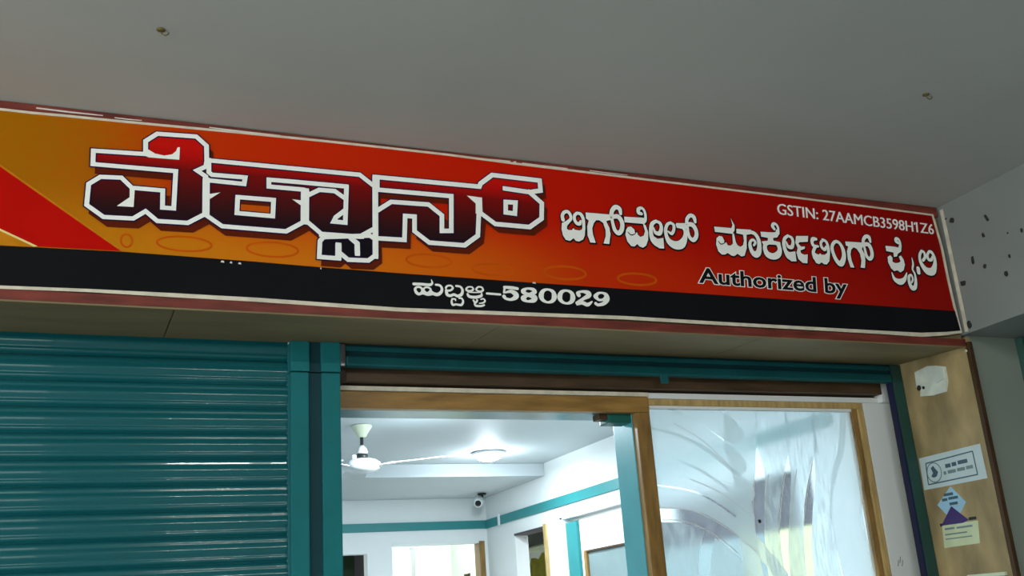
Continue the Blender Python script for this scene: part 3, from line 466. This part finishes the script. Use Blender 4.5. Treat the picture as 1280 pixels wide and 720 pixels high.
m_crl = M('pale_gold_line_print', srgb(236, 216, 140), .6, espec=.04, var=.06)
m_ell = M('burnt_orange_print', srgb(198, 84, 10), .6, espec=.04, var=.12, scale=12)
def grad_print(name, build):
    m = bpy.data.materials.new(name); m.use_nodes = True; nt = m.node_tree
    b = nt.nodes['Principled BSDF']; b.inputs['Roughness'].default_value = .5; b.inputs['Specular IOR Level'].default_value = .05
    build(nt, b); return m
def ramp(nt, stops):
    r = nt.nodes.new('ShaderNodeValToRGB'); e = r.color_ramp.elements
    for i, (p, c) in enumerate(stops):
        q = e[i] if i < 2 else e.new(p)
        q.position = p; q.color = (*c, 1)
    return r
def maprange(nt, a, b):
    r = nt.nodes.new('ShaderNodeMapRange'); r.inputs['From Min'].default_value = a; r.inputs['From Max'].default_value = b; return r
def _flame(nt, b):
    N, L = nt.nodes, nt.links
    tc = N.new('ShaderNodeTexCoord'); sx = N.new('ShaderNodeSeparateXYZ'); L.new(tc.outputs['Object'], sx.inputs[0])
    nz = N.new('ShaderNodeTexNoise'); nz.inputs['Scale'].default_value = 2.2; L.new(tc.outputs['Object'], nz.inputs['Vector'])
    mx = maprange(nt, -.9, 3.0); L.new(sx.outputs['X'], mx.inputs['Value'])
    t = lambda x: (x+.9)/3.9
    top = ramp(nt, [(0, srgb(176, 104, 6)), (1, srgb(132, 10, 8))])
    for x, c in [(-.2, (168, 98, 2)), (.0, (176, 90, 2)), (.2, (196, 54, 3)), (.5, (198, 42, 3)), (1.2, (196, 26, 3)), (1.9, (176, 16, 5)), (2.5, (152, 12, 8))]:
        q = top.color_ramp.elements.new(t(x)); q.color = (*srgb(*c), 1)
    bot = ramp(nt, [(0, srgb(196, 128, 14)), (1, srgb(140, 14, 8))])
    for x, c in [(-.1, (196, 124, 12)), (.15, (200, 122, 12)), (.7, (212, 112, 12)), (1.15, (206, 86, 8)), (1.45, (196, 48, 6)), (1.9, (190, 38, 8)), (2.4, (164, 22, 9))]:
        q = bot.color_ramp.elements.new(t(x)); q.color = (*srgb(*c), 1)
    L.new(mx.outputs[0], top.inputs[0]); L.new(mx.outputs[0], bot.inputs[0])
    mz = maprange(nt, 2.72, 2.50); mz.interpolation_type = 'SMOOTHSTEP'
    ad = N.new('ShaderNodeMath'); ad.operation = 'MULTIPLY_ADD'; L.new(nz.outputs['Fac'], ad.inputs[0]); ad.inputs[1].default_value = .10; L.new(sx.outputs['Z'], ad.inputs[2])
    sb = N.new('ShaderNodeMath'); sb.operation = 'SUBTRACT'; L.new(ad.outputs[0], sb.inputs[0]); sb.inputs[1].default_value = .05
    L.new(sb.outputs[0], mz.inputs['Value'])
    mc = N.new('ShaderNodeMix'); mc.data_type = 'RGBA'; L.new(mz.outputs[0], mc.inputs[0]); L.new(top.outputs[0], mc.inputs[6]); L.new(bot.outputs[0], mc.inputs[7])
    # fine scales printed on the golden left end
    vo = N.new('ShaderNodeTexVoronoi'); vo.inputs['Scale'].default_value = 40; L.new(tc.outputs['Object'], vo.inputs['Vector'])
    fx = maprange(nt, .35, -.05); L.new(sx.outputs['X'], fx.inputs['Value'])
    v2 = N.new('ShaderNodeMath'); v2.operation = 'MULTIPLY'; L.new(vo.outputs['Distance'], v2.inputs[0]); L.new(fx.outputs[0], v2.inputs[1])
    v3 = N.new('ShaderNodeMath'); v3.operation = 'MULTIPLY'; L.new(v2.outputs[0], v3.inputs[0]); v3.inputs[1].default_value = .35
    m2 = N.new('ShaderNodeMix'); m2.data_type = 'RGBA'; L.new(v3.outputs[0], m2.inputs[0]); L.new(mc.outputs[2], m2.inputs[6]); m2.inputs[7].default_value = (*srgb(150, 110, 10), 1)
    L.new(m2.outputs[2], b.inputs['Base Color'])
m_flame = grad_print('flame_gradient_print', _flame)
def _let(nt, b):
    N, L = nt.nodes, nt.links
    tc = N.new('ShaderNodeTexCoord'); sx = N.new('ShaderNodeSeparateXYZ'); L.new(tc.outputs['Object'], sx.inputs[0])
    mz = maprange(nt, 2.82, 2.56); L.new(sx.outputs['Z'], mz.inputs['Value'])
    r = ramp(nt, [(0, srgb(200, 18, 10)), (1, srgb(18, 16, 22))])
    for p, c in [(.12, (184, 15, 10)), (.27, (120, 14, 12)), (.48, (84, 16, 16)), (.72, (48, 18, 21)), (.9, (24, 17, 24))]:
        q = r.color_ramp.elements.new(p); q.color = (*srgb(*c), 1)
    L.new(mz.outputs[0], r.inputs[0]); L.new(r.outputs[0], b.inputs['Base Color'])
m_let = grad_print('red_to_black_letter_print', _let)

sg = empty('shop_sign', (0, 0, 0), 'long red and orange shop sign with black strip, Kannada headline and white lettering', 'sign')
mmt = lambda L_: [(a*1e-4, b*1e-4) for a, b in L_]
top, bot, right, blk = mmt(T['top']), mmt(T['bot']), mmt(T['right']), mmt(T['blk'])
XL = -1.0
top = [(XL, top[0][1]+.002)]+top; bot = [(XL, bot[0][1])]+bot; blk = [(XL, blk[0][1])]+blk
# white flex backing: wavy edge, 4 mm thick
out = [(x, z+.0075) for x, z in top[:-1]]+[(top[-1][0]+.010, top[-1][1]+.007)]+[(x+.013, z) for x, z in right[1:-1]]
out += [(right[-1][0]+.006, right[-1][1]-.008)]+[(x, z-.0085-.004*math.exp(-((x-2.75)/.12)**2)-.003*(x > .2)) for x, z in reversed(bot[:-1])]
prism('flex_backing', out, 'y', -.0066, -.0056, m_cream, sg)
def flat(name, pts, y, mat, parent=sg):
    return prism(name, pts, 'y', y, y+.0004, mat, parent)
flat('flame_print', top+right[1:-1]+[blk[-1]]+list(reversed(blk[:-1])), -.0068, m_flame)
flat('black_strip', blk+[right[-1]]+list(reversed(bot[:-1])), -.0070, m_k)
xa, za = top[1]
flat('crimson_wedge', mmt(T['redtri'])+[(-.97, 2.835), (-.97, 2.862), (-.455, 2.862)], -.0074, m_rp)
flat('gold_edge', mmt(T['goldedge']), -.0076, m_gold)
flat('gold_corner', mmt(T['yellowtri'])+[(-.97, 2.493), (-.97, 2.830)], -.0078, m_gold)
flat('pale_gold_line', mmt(T['cream'])+[(-.97, 2.829), (-.97, 2.836)], -.0080, m_crl)
for p in T['ell']:
    mb = MB(); prim(mb, p, -.0071, 0); put('ellipse_motif', mb.mesh('ellipse_motif', [m_ell]), sg)
# scuffs on the edge of the black strip
for x, z, w in [(.338, 2.489, .010), (.362, 2.488, .007), (.384, 2.487, .009), (1.262, 2.487, .012), (.61, 2.488, .004)]:
    flat('print_scuff', [(x, z-.002), (x+w, z-.003), (x+w*.9, z+.002), (x+.3*w, z+.003)], -.0084, m_tape)
# headline word
hl = put('headline_lettering', None, sg); hl['label'] = 'large red to black Kannada headline word outlined in white'
PX = .0024
for k, G in enumerate(T['head']):
    mb = MB(); q = -k*2e-4
    for i, p in enumerate(G['fill']):
        prim(mb, p, -.0088+q-i*1e-5, 0, PX*5.5, (.0125, -.0195))
    for i, p in enumerate(G['fill']): poly(mb, p[1], -.0100+q-i*1e-5, 1)
    for i, p in enumerate(G.get('hole', [])): poly(mb, p[1], -.0103+q, 4)
    for i, p in enumerate(G.get('holeshade', [])): poly(mb, p[1], -.0104+q, 0)
    for i, p in enumerate(G['white']):
        if p[0] == 'l': prim(mb, p, -.0106+q-i*1.2e-5, 2, PX*2.7)
    for i, p in enumerate(G['white']): prim(mb, p, -.0112+q-i*1.6e-5, 3)
    put('headline_letter', mb.mesh('headline_letter', [m_shadow, m_let, m_edgep, m_w, m_ell]), hl)
# company line, white with black outline
cn = put('company_lettering', None, sg); cn['label'] = 'white Kannada company line outlined in black'
for k, G in enumerate(T['line']):
    mb = MB(); q = -(k % 2)*3e-4
    for i, p in enumerate(G):
        if p[0] != 'k': prim(mb, p, -.0086+q-i*2e-5, 0, PX*3.4, (.0008, -.0014))
    for i, p in enumerate(G): prim(mb, p, -.0096+q-i*2.5e-5, 0 if p[0] == 'k' else 1, -.0007 if p[0] == 's' else 0.0)
    put('letter', mb.mesh('letter', [m_k, m_w]), cn)
tn = put('town_lettering', None, sg); tn['label'] = 'white Kannada town name and pin code 580029 on black strip'
for k, G in enumerate(T['town']):
    mb = MB()
    for i, p in enumerate(G): prim(mb, p, -.0090-i*2.5e-5, 0)
    put('letter', mb.mesh('letter', [m_w]), tn)
# Latin lettering
def text_letters(s, quad, layers, parent, bold, twin=0.0, flag=None):
    """quad: sign-plane corners of the cap box: baseline-left, baseline-right, cap-right, cap-left. Each character is its own mesh."""
    def glyphs(off):
        cu = bpy.data.curves.new('lettering', 'FONT'); cu.body = s; cu.size = 1; cu.offset = off; cu.resolution_u = 3; cu.fill_mode = 'FRONT'
        ob = bpy.data.objects.new('lettering', cu); COL.objects.link(ob)
        dg = bpy.context.evaluated_depsgraph_get(); me = bpy.data.meshes.new_from_object(ob.evaluated_get(dg))
        bpy.data.objects.remove(ob)
        return me
    base = glyphs(0.0); xs_ = [v.co.x for v in base.vertices]; x0, x1 = min(xs_), max(xs_)
    cap = .727
    meshes = []
    for off, mat, y in layers:
        me = glyphs(off+bold); par = list(range(len(me.vertices)))
        def fnd(i):
            while par[i] != i: par[i] = par[par[i]]; i = par[i]
            return i
        for e in me.edges: par[fnd(e.vertices[0])] = fnd(e.vertices[1])
        comp = {}
        for i in range(len(par)): comp.setdefault(fnd(i), []).append(i)
        cl_ = []
        for vs_ in sorted(comp.values(), key=lambda v: min(me.vertices[i].co.x for i in v)):
            a = min(me.vertices[i].co.x for i in vs_); b = max(me.vertices[i].co.x for i in vs_)
            if cl_ and (min(b, cl_[-1][1])-max(a, cl_[-1][0])) > .5*min(b-a, cl_[-1][1]-cl_[-1][0]): cl_[-1] = (min(a, cl_[-1][0]), max(b, cl_[-1][1]), cl_[-1][2]+vs_)
            else: cl_.append((a, b, vs_))
        meshes.append((me, cl_, mat, y))
    def mapp(x, yy, y):
        u, v = (x-x0)/(x1-x0), yy/cap
        B = Vector(quad[0]).lerp(Vector(quad[1]), u); C_ = Vector(quad[3]).lerp(Vector(quad[2]), u); p = B.lerp(C_, v)
        return (p.x, y, p.y)
    cnt = min(len(c) for _, c, _, _ in meshes)
    for g in range(len(meshes[-1][1])):
        mb = MB()
        for mi, (me, cl_, mat, y) in enumerate(meshes):
            if g >= len(cl_): continue
            ids = set(cl_[g][2]); mp_ = {}
            for i in cl_[g][2]: mp_[i] = len(mb.v); mb.v.append(mapp(me.vertices[i].co.x, me.vertices[i].co.y, y-(g % 2)*5e-5))
            for p in me.polygons:
                if p.vertices[0] in ids: mb.f.append(tuple(mp_[i] for i in p.vertices)); mb.m.append(mi)
        if g == flag:
            x_ = [v[0] for v in mb.v]; z_ = [v[2] for v in mb.v]; a, zt = min(x_), max(z_)
            mb.face([(a+.001, mb.v[0][1], zt), (a+.001, mb.v[0][1], zt-.008), (a-.0055, mb.v[0][1], zt-.012), (a-.0055, mb.v[0][1], zt-.006)], 0)
        if twin:
            n_ = len(mb.v); f_ = list(mb.f)
            mb.v = [(x-twin, y, z) for x, y, z in mb.v]+[(x+twin, y-3e-5, z) for x, y, z in mb.v]
            mb.f += [tuple(i+n_ for i in f) for f in f_]; mb.m += list(mb.m)
        put('letter', mb.mesh('letter', [m[2] for m in meshes]), parent)
gs = put('tax_number_lettering', None, sg); gs['label'] = 'thin white line GSTIN: 27AAMCB3598H1Z6'
text_letters('GSTIN: 27AAMCB3598H1Z6', [(2.225, 2.8015), (2.932, 2.7845), (2.938, 2.8275), (2.229, 2.8445)], [(0, m_w, -.0088)], gs, 0.0, .0011, 18)
ab = put('authorised_lettering', None, sg); ab['label'] = 'black line Authorized by with thin white outline'
text_letters('Authorized by', [(1.866, 2.526), (2.468, 2.521), (2.475, 2.577), (1.871, 2.580)], [(.035, m_w, -.0088), (0, m_k, -.0094)], ab, .022)

# timber battens that hold the sign
tbn = empty('sign_batten', (1.0, 0, 2.885), 'weathered maroon batten between sign top and ceiling', 'batten')
pts = []
box('batten', XL, 2.975, -.0050, .011, 2.860, 2.8985, m_red, tbn, bev=.002)
for x0, x1, z0, z1, hgt in [(-.145, .02, 2.8885, 2.8885, .004), (.05, .12, 2.886, 2.887, .003), (.30, .50, 2.889, 2.889, .003), (.80, .98, 2.8885, 2.887, .003), (1.05, 1.22, 2.8865, 2.890, .0045), (1.26, 1.42, 2.888, 2.8875, .0035), (1.5, 1.64, 2.889, 2.888, .0025)]:
    prism('peeling_tape', [(x0, z0-hgt/2), ((x0+x1)/2, (z0+z1)/2-hgt*.8), (x1, z1-hgt/3), (x1, z1+hgt/3), ((x0+x1)/2, (z0+z1)/2+hgt*.3), (x0, z0+hgt/2)], 'y', -.0055, -.0051, m_tape, tbn)
prism('peeling_tape', [(1.222, 2.879), (1.238, 2.881), (1.240, 2.893), (1.230, 2.890)], 'y', -.00555, -.0052, m_tape, tbn)
lb = empty('sign_batten', (1.0, 0, 2.36), 'maroon batten along the bottom edge of the sign', 'batten')
box('batten', XL, 2.982, -.0050, .011, 2.3525, 2.3800, m_red, lb, bev=.002)
box('edge_strip', XL, 2.982, -.0055, .0, 2.3475, 2.3522, m_soff, lb, bev=.0008)

# ================================================================== SMALL THINGS ON THE REVEAL
bp = empty('switch_plate', (2.985, .19, 2.26), 'broken white switch plate high on the tan reveal', 'switch plate')
bm_pts = [(.268, 2.322), (.20, 2.330), (.16, 2.322), (.116, 2.308), (.118, 2.250), (.134, 2.216), (.20, 2.216), (.262, 2.226), (.255, 2.250), (.272, 2.262)]
prism('plate', bm_pts, 'x', 2.982, 2.990, M('soiled_white_plastic', srgb(214, 220, 208), .5, var=.14, scale=18), bp)
prism('raised_corner', [(.20, 2.318), (.16, 2.314), (.125, 2.302), (.128, 2.262), (.165, 2.255), (.195, 2.275)], 'x', 2.976, 2.982, M('soiled_white_plastic_b', srgb(206, 214, 206), .5, var=.10, scale=18), bp)
lathe('screw_hole', [(.006, 0), (.006, -.002), (.004, -.0025)], (2.9815, .236, 2.254), m_stain, bp, 10, 'x')
lathe('screw_hole', [(.010, 0), (.011, -.002), (.007, -.0025)], (2.9815, .258, 2.258), m_stain, bp, 10, 'x')
nail = lathe('wall_nail', [(.004, 0), (.006, -.004), (.004, -.007), (.001, -.008)], (2.982, -.002, 2.336), m_cream, None, 10, 'x'); tag(nail, 'pale nail head on the brown corner edging', 'nail')

m_st1 = M('pale_blue_white_paper', srgb(196, 212, 214), .35, var=.05, scale=14)
m_ink = M('slate_blue_ink', srgb(70, 96, 108), .5)
m_ink2 = M('soft_grey_ink', srgb(116, 136, 140), .5)
s1 = empty('notice_sticker', (2.989, .18, 1.94), 'pale rectangular notice sticker with framed oval emblem and two text lines', 'sticker')
sx = lambda n, pts, x0, mat, par: prism(n, pts, 'x', x0-.0004, x0, mat, par)
sx('paper', [(.335, 2.000), (.032, 2.003), (.030, 1.880), (.338, 1.880)], 2.9898, m_st1, s1)
def bar(n, a, b, w, x0, mat, par):
    d = Vector((b[0]-a[0], b[1]-a[1])).normalized(); nn = Vector((-d.y, d.x))*w/2
    sx(n, [(a[0]+nn.x, a[1]+nn.y), (b[0]+nn.x, b[1]+nn.y), (b[0]-nn.x, b[1]-nn.y), (a[0]-nn.x, a[1]-nn.y)], x0, mat, par)
fr = [(.305, 1.976), (.072, 1.983), (.070, 1.899), (.312, 1.897)]
for a, b in zip(fr, fr[1:]+fr[:1]): bar('printed_frame', a, b, .0045, 2.9893, m_ink, s1)
ov = [(.272+.036*math.cos(t*math.pi/10), 1.937+.036*math.sin(t*math.pi/10)) for t in range(20)]
for a, b in zip(ov, ov[1:]+ov[:1]): bar('emblem_ring', a, b, .004, 2.9893, m_ink2, s1)
sx('emblem_figure', [(.285, 1.955), (.272, 1.962), (.262, 1.948), (.252, 1.936), (.262, 1.922), (.276, 1.918), (.290, 1.924), (.278, 1.936)], 2.9893, m_ink, s1)
def words(row, par, mat, h, x0=2.9893):
    for a, b, z in row: bar('word_mark', (a, z), (b, z), h, x0, mat, par)
words([(.212, .186, 1.951), (.180, .158, 1.952), (.150, .104, 1.954)], s1, m_ink, .014)
words([(.226, .214, 1.927), (.205, .166, 1.928), (.160, .122, 1.929), (.116, .084, 1.930)], s1, m_ink2, .012)
m_blue = M('sky_blue_paper', srgb(158, 200, 224), .4, var=.05); m_pur = M('violet_print', srgb(70, 52, 112), .45, var=.1); m_lab = M('pale_lime_paper', srgb(206, 216, 176), .45, var=.06, scale=20)
s2 = empty('advert_sticker', (2.989, .2, 1.75), 'blue diamond and violet triangle sticker with pale green label', 'sticker')
sx('diamond', [(.205, 1.876), (.147, 1.812), (.218, 1.742), (.286, 1.818)], 2.9888, m_blue, s2)
sx('pale_label', [(.283, 1.744), (.110, 1.742), (.122, 1.664), (.292, 1.662)], 2.9894, m_lab, s2)
sx('violet_triangle', [(.220, 1.806), (.150, 1.748), (.180, 1.741), (.285, 1.742)], 2.9882, m_pur, s2)
words([(.245, .200, 1.849), ], s2, m_ink, .010, 2.9882); words([(.258, .232, 1.832), (.226, .180, 1.834)], s2, m_ink, .010, 2.9882); words([(.226, .186, 1.814)], s2, m_ink, .010, 2.9882)
words([(.272, .225, 1.728), (.215, .14, 1.727)], s2, m_ink2, .007, 2.9888); words([(.276, .17, 1.708)], s2, m_ink2, .005, 2.9888); words([(.278, .15, 1.692)], s2, m_ink2, .004, 2.9888)
words([(.15, .115, 1.752)], s2, m_dkplast, .010, 2.9888); words([(.292, .28, 1.745)], s2, m_dkplast, .010, 2.9888)

# neighbouring shop's teal post, just inside the right picture edge
nb = empty('neighbour_post', (3.3, .0, 0), 'dark teal post of the neighbouring shop at the right picture edge', 'post')
prism('post_body', [(3.262, -.03), (3.42, -.03), (3.42, .011), (3.262, .011)], 'z', 0, 2.396, M('deep_teal_paint', srgb(24, 84, 84), .4, var=.1), nb, bev=.004)
box('post_edge', 3.247, 3.2615, -.022, .011, 0, 2.396, M('dull_green_paint', srgb(58, 92, 84), .5), nb)

# ceiling hooks
for (x, y, lab) in [(.133, -.463, 'rusty greenish ceiling hook above the left of the sign'), (2.253, -.717, 'small dark ceiling hook near the right picture edge')]:
    h = empty('ceiling_hook', (x, y, 2.9), lab, 'hook', 'ceiling hooks')
    lathe('plate', [(.010, 0), (.0105, -.002), (.007, -.004), (.003, -.005)], (x, y, 2.9), m_brass, h, 14)
    tube('wire', [(x, y, 2.897), (x+.002, y, 2.889), (x+.010, y-.002, 2.884), (x+.017, y-.003, 2.888), (x+.018, y-.003, 2.893)], .0016, m_brass, h, 6)

# ================================================================== THINGS INSIDE THE SHOP
def downlight(name, x, y, z, r, label, power, side, col=(.80, .92, 1.0), mat=None):
    d = empty(name, (x, y, z), label, 'ceiling light')
    lathe('rim', [(r*1.05, 0), (r*1.25, -.004), (r*1.22, -.014), (r*1.0, -.018), (r*.98, -.006)], (x, y, z), m_fanw, d, 32)
    lathe('diffuser', [(r*.97, -.007), (r*.95, -.022), (r*.8, -.040), (r*.45, -.052), (.001, -.056)], (x, y, z), mat or m_lamp, d, 32)
    ld = bpy.data.lights.new(name+'_beam', 'AREA'); ld.shape = 'DISK'; ld.size = r*1.8; ld.energy = power; ld.color = col
    lo = bpy.data.objects.new('lamp_beam', ld); COL.objects.link(lo); lo.parent = d; lo.location = (0, 0, -.062)
    lp = bpy.data.lights.new(name+'_glow', 'POINT'); lp.shadow_soft_size = .045; lp.energy = side; lp.color = col
    lo = bpy.data.objects.new('lamp_glow', lp); COL.objects.link(lo); lo.parent = d; lo.location = (0, 0, -.11)
    return d
downlight('ceiling_downlight', 2.384, 3.267, 2.529, .085, 'glowing round downlight in the shop ceiling', 20.0, 8.0)
downlight('ceiling_downlight', 1.70, 1.72, 2.529, .07, 'round downlight near the shop front hidden above the door head', 130.0, 19.0)
downlight('backroom_light', 2.6, 5.7, 2.699, .08, 'round light in the bright back room ceiling', 20.0, 9.0)
def tube_light(x0, x1, y, z, label, power):
    xc = (x0+x1)/2
    d = empty('tube_light', (xc, y, z), label, 'tube light')
    box('housing', x0-.03, x1+.03, y-.03, y+.03, z-.035, z-.001, m_fanw, d, bev=.006)
    box('end_cap', x0-.03, x0-.004, y-.014, y+.014, z-.064, z-.0352, m_fanw, d, bev=.004); box('end_cap', x1+.004, x1+.03, y-.014, y+.014, z-.064, z-.0352, m_fanw, d, bev=.004)
    tube('tube', [(x0-.003, y, z-.05), (x0+.1*(x1-x0), y, z-.05), (xc, y, z-.05), (x1+.003, y, z-.05)], .0135, m_tubel, d, 14)
tube_light(.60, 1.14, -3.9, 2.8995, 'short tube light on the arcade ceiling behind the viewer', 0)
tube_light(1.30, 1.90, -3.9, 2.8995, 'second tube light on the arcade ceiling nearer the right wall', 0)

fx, fy = 1.365, 2.45
fan = empty('ceiling_fan', (fx, fy, 2.55), 'white ceiling fan with ivory canopy inside the shop', 'fan')
lathe('canopy', [(.052, 2.529), (.054, 2.522), (.048, 2.51), (.030, 2.485), (.024, 2.470), (.014, 2.466)], (fx, fy, 0), m_ivory, fan)
lathe('rod', [(.009, 2.468), (.009, 2.385)], (fx, fy, 0), m_dkplast, fan, 14)
lathe('lower_canopy', [(.010, 2.425), (.024, 2.408), (.030, 2.39), (.022, 2.376)], (fx, fy, 0), m_fanw, fan)
lathe('yoke', [(.016, 2.392), (.028, 2.38), (.034, 2.362), (.026, 2.352)], (fx, fy, 0), m_dkplast, fan, 16)
lathe('motor', [(.030, 2.358), (.070, 2.350), (.092, 2.335), (.098, 2.318), (.092, 2.302), (.066, 2.290), (.03, 2.284)], (fx, fy, 0), m_fanw, fan, 32)
lathe('terminal_cap', [(.014, 0), (.014, .022), (.006, .026)], (fx-.046, fy-.01, 2.350), m_fanw, fan, 14)
for a in (-38, 82, 202):
    c_, s_ = math.cos(math.radians(a)), math.sin(math.radians(a))
    def bl(r, w, z): return (fx+c_*r-s_*w, fy+s_*r+c_*w, z)
    mb = MB()
    arm = [bl(.085, -.018, 2.312), bl(.085, .018, 2.312), bl(.17, .028, 2.318), bl(.17, -.028, 2.318)]
    for t in ((0, 1, 2, 3),): mb.face([arm[i] for i in t]); mb.face([tuple(Vector(arm[i])+Vector((0, 0, .004))) for i in t])
    for i in range(4):
        j = (i+1) % 4; mb.face([arm[i], arm[j], tuple(Vector(arm[j])+Vector((0, 0, .004))), tuple(Vector(arm[i])+Vector((0, 0, .004)))])
    mb.v = [(x-fx, y-fy, z-2.55) for x, y, z in mb.v]
    bo = put('blade', None, fan) if False else None
    am = put('blade_arm', mb.mesh('blade_arm', [m_fanw], True), fan)
    mb = MB(); L1, L2 = [], []
    for r_, w0, w1_ in [(.15, .045, -.04), (.25, .058, -.05), (.40, .066, -.056), (.47, .066, -.056), (.50, .05, -.04)]:
        L1.append(bl(r_, w0, 2.332)); L2.append(bl(r_, w1_, 2.312))
    for th in (0, .003):
        for i in range(4): mb.face([tuple(Vector(p)+Vector((0, 0, th))) for p in (L1[i], L1[i+1], L2[i+1], L2[i])])
    ring = L1+L2[::-1]
    for i in range(len(ring)):
        j = (i+1) % len(ring); mb.face([ring[i], ring[j], tuple(Vector(ring[j])+Vector((0, 0, .003))), tuple(Vector(ring[i])+Vector((0, 0, .003)))])
    mb.v = [(x-fx, y-fy, z-2.55) for x, y, z in mb.v]
    put('blade', mb.mesh('blade', [m_fanw], True), fan)

cc = empty('security_camera', (2.80, 4.55, 2.444), 'white security camera under the lowered ceiling at the back', 'camera')
lathe('base', [(.032, 0), (.034, -.006), (.026, -.014)], (2.825, 4.56, 2.444), m_dkplast, cc, 20)
tube('bracket', [(2.825, 4.56, 2.432), (2.825, 4.56, 2.40), (2.80, 4.545, 2.39)], .010, m_dkplast, cc)
dirv = Vector((-.40, -.85, -.34)).normalized(); c0 = Vector((2.812, 4.59, 2.405))
def camtube(name, a, b, r, mat): tube(name, [c0+dirv*a, c0+dirv*(a+.003), c0+dirv*((a+b)/2), c0+dirv*(b-.003), c0+dirv*b], r, mat, cc, 18)
camtube('housing', 0, .12, .034, m_fanw); camtube('lens_ring', .12, .126, .030, m_fanw); camtube('lens', .1265, .130, .022, m_lens)
clp = box('cable_clip', 2.936, 2.946, 4.53, 4.56, 2.205, 2.29, m_fanw); tag(clp, 'white cable cover across the turquoise band', 'cable cover')
